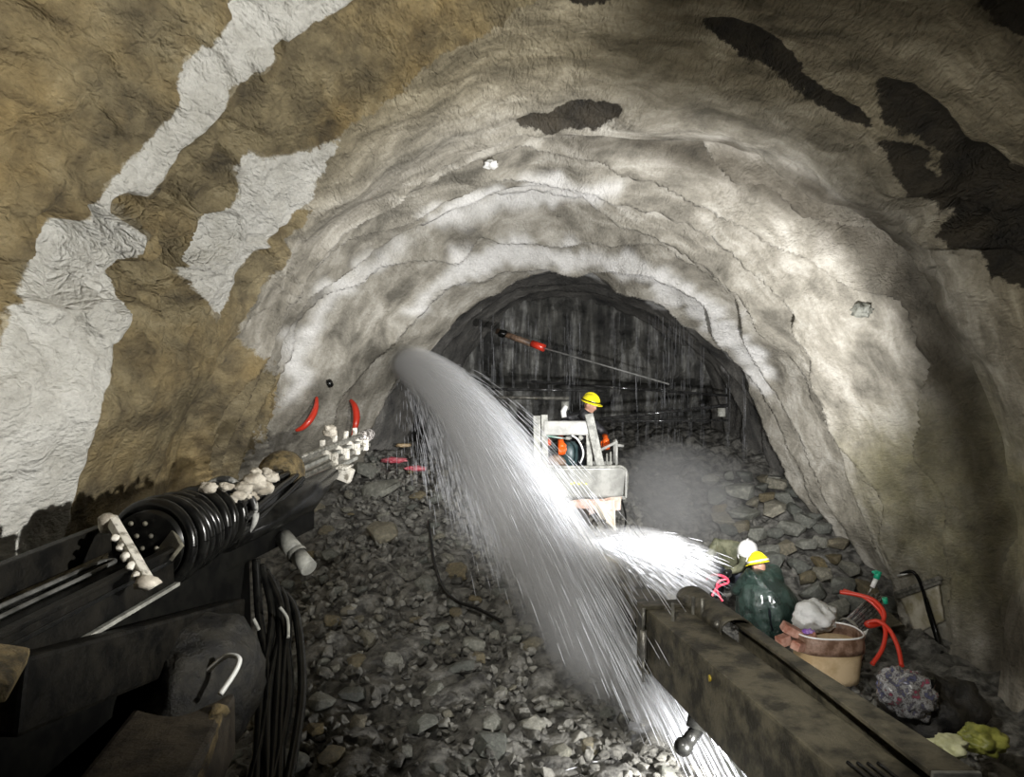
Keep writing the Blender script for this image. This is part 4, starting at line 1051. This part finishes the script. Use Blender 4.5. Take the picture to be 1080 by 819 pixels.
# angle bar, plastered patch and black cable on the right wall
def onwall(px, py, off=.04):
    y = 5.0
    while y < 12:
        p = P(px, py, y)
        if p.x > wall_x(y, p.z, 1) - off: return p
        y += .03
    return P(px, py, 8)
p1, p2 = onwall(944, 626, .10), onwall(992, 609, .10)
k = MB(); k.beam(p1, p2, .05, .05, bev=.006); k.beam(p1 + Vector((0, 0, -.03)), p2 + Vector((0, 0, -.03)), .02, .08, bev=.004); tag(k.build('angle_bar', M_STEEL), 'short rusty steel angle bar fixed across the right wall above the pale square patch', 'steel bar')
q0, q1, q2, q3 = onwall(950, 630, .05), onwall(990, 617, .05), onwall(996, 654, .05), onwall(966, 668, .05)
k = MB()
k.sheet(lambda u, v: ((q0 * (1 - u) + q1 * u) * (1 - v) + (q3 * (1 - u) + q2 * u) * v) + Vector((.015 * noise.noise(Vector((u * 5, v * 5, 1))), 0, 0)), 12, 12)
tag(solid(k.build('plaster_patch', mat('yellow_pale_plaster', (.34, .30, .19), (.56, .52, .42), .7, scale=5, bump=.01)), .03), 'square pale plaster patch on the right wall under the angle bar', 'plaster patch')
k = MB(); k.tube(spline([onwall(950, 605, .14), onwall(963, 603, .16), onwall(972, 618, .14), onwall(980, 648, .13), onwall(990, 680, .12), onwall(1003, 715, .10), onwall(1006, 760, .08)], 60), .022, 8)
k.tube(spline([onwall(976, 630, .14), onwall(988, 668, .15), onwall(996, 700, .13), onwall(1000, 740, .12)], 40), .026, 8)
tag(k.build('black_cable', M_BLACK), 'thick black cable hanging down the right wall past the pale plaster patch', 'cable')
k = MB(); k.cyl(onwall(947, 607, .16), onwall(957, 604, .16), .014); tag(k.build('white_conduit', M_WHT), 'short white conduit end above the angle bar on the right wall', 'conduit')
# crumpled bag of coloured film on a dark bundle
gz = ground(3.7, 7.0)
blob('dark_tarp', P(985, 748, 7.0), (.38, .36, .34), mat('black_tarp', (.008, .008, .008), (.04, .036, .03), .4, scale=7, bump=.03, bscale=8), 'black tarpaulin bundle heaped against the foot of the right wall', 'tarpaulin', .3, 1.6, 6)
m_, nt_, b__ = newmat('coloured_film'); tc_ = nt_.nodes.new('ShaderNodeTexCoord')
nn_ = nd(nt_, 'ShaderNodeTexNoise', Scale=11.0, Detail=4.0, Roughness=.7); nt_.links.new(tc_.outputs['Object'], nn_.inputs['Vector'])
cc_ = ramp(nt_, nn_.outputs['Color'], [(.30, (.04, .04, .04)), (.36, (.40, .06, .12)), (.43, (.12, .11, .11)), (.49, (.42, .42, .43)), (.54, (.10, .09, .09)), (.60, (.13, .14, .26)), (.66, (.05, .05, .05)), (.74, (.55, .55, .53))])
nt_.links.new(cc_, b__.inputs['Base Color']); b__.inputs['Roughness'].default_value = .22; b__.inputs['Coat Weight'].default_value = .6
blob('film_bag', P(957, 730, 6.75), (.27, .20, .21), m_, 'crumpled shiny plastic bag printed silver, pink and blue below the red hose', 'plastic bag', .26, 1.9, 8, Matrix.Rotation(R(25), 3, 'Y'), sub=5)
k = MB(); k.cyl(P(984, 716, 6.75), P(981, 722, 6.6), .032, n=16); tag(k.build('plastic_ring', M_BLACK), 'round black ring at the upper right of the shiny plastic bag', 'ring')
blob('pale_green_rag', P(1001, 787, 5.6), (.13, .12, .075), mat('pale_green_rag', (.50, .50, .27), (.66, .66, .42), .6, scale=8), 'pale green rag lying at the near end of the feed rail', 'rag', .35, 2, 4)
blob('yellow_green_bag', P(1036, 780, 5.9), (.17, .14, .10), mat('yellow_green_bag', (.16, .17, .03), (.36, .36, .08), .5, scale=8), 'dull yellow green bag in the dark lower right corner', 'bag', .4, 2, 9)

# ------------------------------------------------------------ things on and near the left wall
def onleft(px, py, off=.03):
    y = 6.0
    while y < 13.5:
        p = P(px, py, y)
        if p.x < wall_x(y, p.z, -1) + off: return p
        y += .03
    return P(px, py, 11)
r0 = onleft(334, 419, .06); dr_ = r0.y
k = MB(); k.tube(spline([r0, P(333, 430, dr_ - .15), P(328, 441, dr_ - .25), P(320, 450, dr_ - .3), P(312, 454, dr_ - .3)], 30), [.02 + .028 * math.sin(math.pi * i / 28) for i in range(29)], 10)
tag(k.build('red_pipe', M_RED), 'curved red plastic strip hanging from the left wall, the left of two', 'red strip', 'red strips on the left wall')
r1 = onleft(370, 422, .06); dr_ = r1.y
k = MB(); k.tube(spline([r1, P(374, 428, dr_ - .1), P(376, 438, dr_ - .15), P(375, 448, dr_ - .2), P(372, 460, dr_ - .2)], 30), [.025 + .03 * math.sin(math.pi * i / 28) for i in range(29)], 10)
tag(k.build('red_pipe', M_RED), 'straighter red plastic strip hanging from the left wall, nearer the jet', 'red strip', 'red strips on the left wall')
hp = onleft(346, 404, .0)
hrot_ = Matrix.Rotation(R(70), 3, 'Y')
k = MB(); k.lathe([(.035, .02), (.05, .035), (.062, .02), (.064, -.02)], hp + Vector((.03, -.02, 0)), hrot_, 20); k.lathe([(0, .0), (.036, .005)], hp + Vector((.03, -.02, 0)), hrot_, 20); tag(k.build('pipe_stub', M_BLACK), 'small round black drain hole in the left wall above the red strips', 'drain hole')
M_PINKR = mat('red_pink_rag', (.45, .04, .07), (.75, .25, .28), .5, scale=14)
for px_, py_, r_, lab in ((416, 490, .10, 'red rag draped on the rubble nearest the drill tip'), (438, 499, .09, 'pink red rag at the top of the rubble beside the jet'), (413, 456, .06, 'small dark red rag high in the gap left of the jet'), (425, 474, .07, 'yellow rag between the red rags left of the jet')):
    p = (ray_ground(px_, py_) or P(px_, py_, 13.0)) + Vector((0, 0, .08))
    blob('rag', (p.x, p.y, p.z), (r_ * 2, r_, r_ * .5), M_PINKR if 'yellow' not in lab else M_DRUM, lab, 'rag', .5, 2.4, px_ * .1, sub=3)
k = MB(); pts_ = []
for px_, py_ in ((452, 560), (455, 585), (459, 608), (468, 632), (482, 646), (502, 653), (530, 668)):
    g_ = ray_ground(px_, py_); pts_.append(g_ + Vector((0, 0, .12)))
k.tube(spline(pts_, 40), .019, 8); tag(k.build('black_hose', M_BLACK), 'thin black hose snaking down the rubble slope left of the falling water', 'hose')

# ------------------------------------------------------------ pipes and drill rod at the heading
dr2 = empty('drill_steel', P(525, 350, 13.6), 'rusty drill steel with a red coupling sticking out below the vault', 'drill steel')
k = MB(); k.cyl(P(524, 349, 13.7), P(562, 363, 13.4), .055, n=14); k.build('shank', mat('rusty_steel', (.06, .04, .03), (.22, .14, .09), .5, scale=12), dr2)
k = MB(); k.cyl(P(561, 362, 13.4), P(574, 367, 13.3), .065, n=14); k.build('coupling', M_RED, dr2)
k = MB(); k.ball(P(530, 352, 13.6), (.10, .06, .07), sub=2, rough=.4); k.build('clamp', M_BLACK, dr2)
k = MB(); k.cyl(P(574, 367, 13.3), P(706, 405, 12.9), .016, n=8); k.build('long_rod', mat('thin_grey_rod', (.16, .16, .15), (.26, .26, .25), .4, scale=12), dr2)
M_PIPE = mat('wet_black_pipe', (.02, .02, .02), (.05, .05, .05), .12, scale=10, coat=.8)
for i, (x0, y0, x1, y1, yd, r_, lab) in enumerate([
    (512, 410, 640, 412, 13.2, .024, 'upper wet pipe behind the yellow helmet, left of two crossing the dark heading'),
    (516, 419, 600, 420, 13.0, .030, 'lower wet pipe crossing the dark heading left of the basket'),
    (632, 442, 768, 427, 13.2, .030, 'slanting wet pipe crossing the dark heading right of the basket'),
    (640, 444, 768, 443, 13.3, .022, 'level wet pipe right of the basket, lowest of the crossing pipes'),
    (560, 402, 768, 417, 14.2, .024, 'rearmost thin pipe across the heading, highest of the crossing pipes')]):
    k = MB(); k.cyl(P(x0, y0, yd), P(x1, y1, yd), r_, n=12); tag(k.build('pipe', M_PIPE if i not in (1,) else M_STEEL), lab, 'pipe', 'pipes crossing the dark heading')
for px_, py_, lab in ((596, 428, 'white pipe hanger below the lower left pipe beside the worker'), (761, 435, 'pale round lamp housing at the right end of the crossing pipes')):
    k = MB(); k.cyl(P(px_, py_ - 5, 13.0), P(px_, py_ + 4, 13.0), .07, n=14); tag(k.build('pipe_hanger', M_TIMB), lab, 'pipe hanger')
# vault details
k = MB(); vp = None
def onvault(px, py):
    y = 6.5
    while y < 12:
        p = P(px, py, y); i = int(np.argmin(np.abs(ys - y)))
        j = int(np.argmin(np.abs(X[i][NT // 4: 3 * NT // 4] - p.x))) + NT // 4
        if p.z > Z[i, j] - .02: return p
        y += .03
    return P(px, py, 9)
vp = onvault(517, 174)
blob('white_paper_scrap', vp, (.09, .14, .045), M_WHT, 'small bright white scrap stuck to the vault above the arch', 'scrap', .5, 2, 2, sub=3)
bp_ = onwall(909, 326, .05)
blob('loose_rock', bp_, (.12, .12, .10), M_RUBBLE, 'single pale jagged rock stuck out of the right wall', 'rock', .5, 2, 7, sub=3)
# ------------------------------------------------------------ water
def water_mat(name, alpha, c=(.93, .95, 1.0), emis=0):
    m, nt, b = newmat(name)
    b.inputs['Base Color'].default_value = (*c, 1); b.inputs['Roughness'].default_value = .25
    b.inputs['Alpha'].default_value = alpha
    tr = nd(nt, 'ShaderNodeBsdfTranslucent'); tr.inputs['Color'].default_value = (*c, 1)
    return m
def mist_mat(name, dens, aniso=0.0):
    m = bpy.data.materials.new(name); m.use_nodes = True; nt = m.node_tree
    nt.nodes.remove(nt.nodes['Principled BSDF'])
    v = nd(nt, 'ShaderNodeVolumeScatter'); v.inputs['Density'].default_value = dens; v.inputs['Anisotropy'].default_value = aniso
    v.inputs['Color'].default_value = (.97, .98, 1, 1)
    nt.links.new(v.outputs[0], nt.nodes['Material Output'].inputs['Volume']); return m
M_STRAND = water_mat('water_strand', .5); M_DROP = water_mat('water_drop', .8)
G9 = 9.81
SRC = P(421, 384, 12.5)
def traj(v, t, src=SRC): return Vector((src.x + v.x * t, src.y + v.y * t, src.z + v.z * t - .5 * G9 * t * t))
V0 = Vector((3.82, -7.95, 0.1))
wj = empty('water_jet', SRC, 'big white jet of water gushing from the left wall and falling in an arc onto the rubble', 'water')
wj['kind'] = 'stuff'
st = MB(); wr = random.Random(11)
for k in range(20000):
    u = wr.random()
    up = wr.gauss(0, .30)
    if u < .45: s = wr.gauss(.97, .05); lat = wr.gauss(0, .02)
    elif u < .80: s = wr.uniform(.60, 1.0); lat = wr.gauss(0, .05)
    elif u < .92: s = wr.uniform(.22, .7); lat = wr.gauss(0, .06)
    else: s = wr.uniform(.85, 1.08); lat = wr.gauss(.02, .04); up = wr.uniform(.2, 1.15)
    v = Vector((V0.x * s + lat * 5, V0.y * s + wr.gauss(0, .25), V0.z * s + up))
    T = 1.02; t0 = wr.random() ** .95 * T; dt = wr.uniform(.02, .06) * (1 - .3 * t0)
    pts = [traj(v, t0 + dt * a / 3) for a in range(4)]
    if pts[-1].z < ground(pts[-1].x, pts[-1].y): continue
    r = wr.uniform(.0014, .0036) * (1 + .5 * t0)
    st.tube(pts, [r * .2, r, r * .8, r * .2], 3, False)
st.build('strands', M_STRAND, wj)
def flow(name, v, r0, r1, dens, T, parent, sq=1.0, src=SRC, t00=0.0, p=1.0):
    mb_ = MB(); pts = []; rr = []
    for i in range(29):
        a = i / 28; t = t00 + (T - t00) * a; pts.append(traj(v, t, src)); rr.append(r0 + (r1 - r0) * a ** p)
    rr[0] *= .3; rr[1] *= .6; rr[2] *= .8; rr[-1] *= .6
    mb_.tube(pts, rr, 20)
    o = mb_.build(name, mist_mat(name, dens), parent); return o
for q_ in range(4): flow('core', V0 * (.99 - .02 * q_), .12 + .05 * q_, .20 + .10 * q_, .85, .84, wj)
flow('core', V0 * .86, .22, .52, .5, .82, wj)
for q_ in range(5):
    flow('spray_veil', V0 * (.95 - .09 * q_) + Vector((0, 0, .12 * q_)), .20 + .03 * q_, .54 - .03 * q_, .21, .83, wj)
flow('spray_veil', V0 * 1.0 + Vector((.2, 0, 0)), .14, .24, 3.2, .93, wj, t00=.50)
flow('spray_veil', V0 * .52, .16, .35, .3, .78, wj)

fm = MB(); fm.ball(P(668, 775, 6.45), (.55, .60, .28), sub=3, rough=.4, seed=6); fm.build('foam', mist_mat('foam', 2.6), wj)
ft = MB()
for k in range(1500):
    c = P(655, 790, 6.4) + Vector((wr.gauss(0, .28), wr.gauss(0, .3), wr.uniform(-.1, .15))); v = Vector((wr.gauss(0, 1.2), wr.gauss(-.3, 1.2), wr.uniform(.3, 2.2)))
    t0 = wr.uniform(0, .15); pts = [traj(v, t0 + .012 * a, c) for a in range(4)]; ft.tube(pts, [.001, .004, .004, .001], 3, False)
ft.build('foot_spray', M_STRAND, wj)

# sideways splash where the jet strikes the boom
S2 = P(612, 574, 8.1)
sp = empty('water_splash', S2, 'white fan of spray bouncing off the right boom towards the two crouching workers', 'water'); sp['kind'] = 'stuff'
m2 = MB()
for k in range(1900):
    v = Vector((wr.uniform(2.6, 5.2), wr.gauss(.6, .6), wr.gauss(.25, .42)))
    t0 = wr.random() * .3; dt = wr.uniform(.015, .05)
    pts = [traj(v, t0 + dt * a / 3, S2) for a in range(4)]
    r = wr.uniform(.0025, .0055)
    m2.tube(pts, [r * .2, r, r * .8, r * .2], 3, False)
m2.build('strands', M_STRAND, sp)
flow('spray_cloud', Vector((4.4, .7, .35)), .13, .26, 1.2, .25, sp, src=S2)
flow('spray_cloud', Vector((4.0, .5, .25)), .16, .40, .6, .34, sp, src=S2)
flow('spray_cloud', Vector((4.6, .5, -.35)), .06, .14, 1.4, .24, sp, src=S2)

# water dripping from the roof in front of the heading
dr = MB()
for cx_ in [508, 519, 541, 556, 566, 597, 600, 612, 648, 655, 672, 684, 700, 706, 712, 719, 727, 741, 768, 785, 604, 692, 530, 580]:
    for k in range(30):
        y = 13.6 + wr.gauss(0, .05) + (cx_ % 7) * .15
        a = P(cx_ + wr.gauss(0, 1.6), 330 + wr.random() * 150, y)
        L = wr.uniform(.15, .5)
        dr.tube([a, a - Vector((0, 0, L))], [.004, .002], 3, False)
tag(dr.build('dripping_water', water_mat('thin_water', .11)), 'thin threads of water dripping from the roof in front of the dark rock face', 'water', kind='stuff')
# settling mist over the right rubble and below the basket
mist = empty('mist', P(705, 540, 11.8), 'pale mist hanging over the grey rubble to the right of the basket', 'mist'); mist['kind'] = 'stuff'
mmat = mist_mat('mist', .10)
for k in range(6):
    f_ = .35 + .16 * k; mm = MB(); mm.ball(P(700 + 6 * math.sin(k * 2), 540 - 4 * k, 11.8), (1.0 * f_, 1.2 * f_, .85 * f_), sub=3, rough=.45, seed=2 + k); mm.build('mist_layer', mmat, mist)
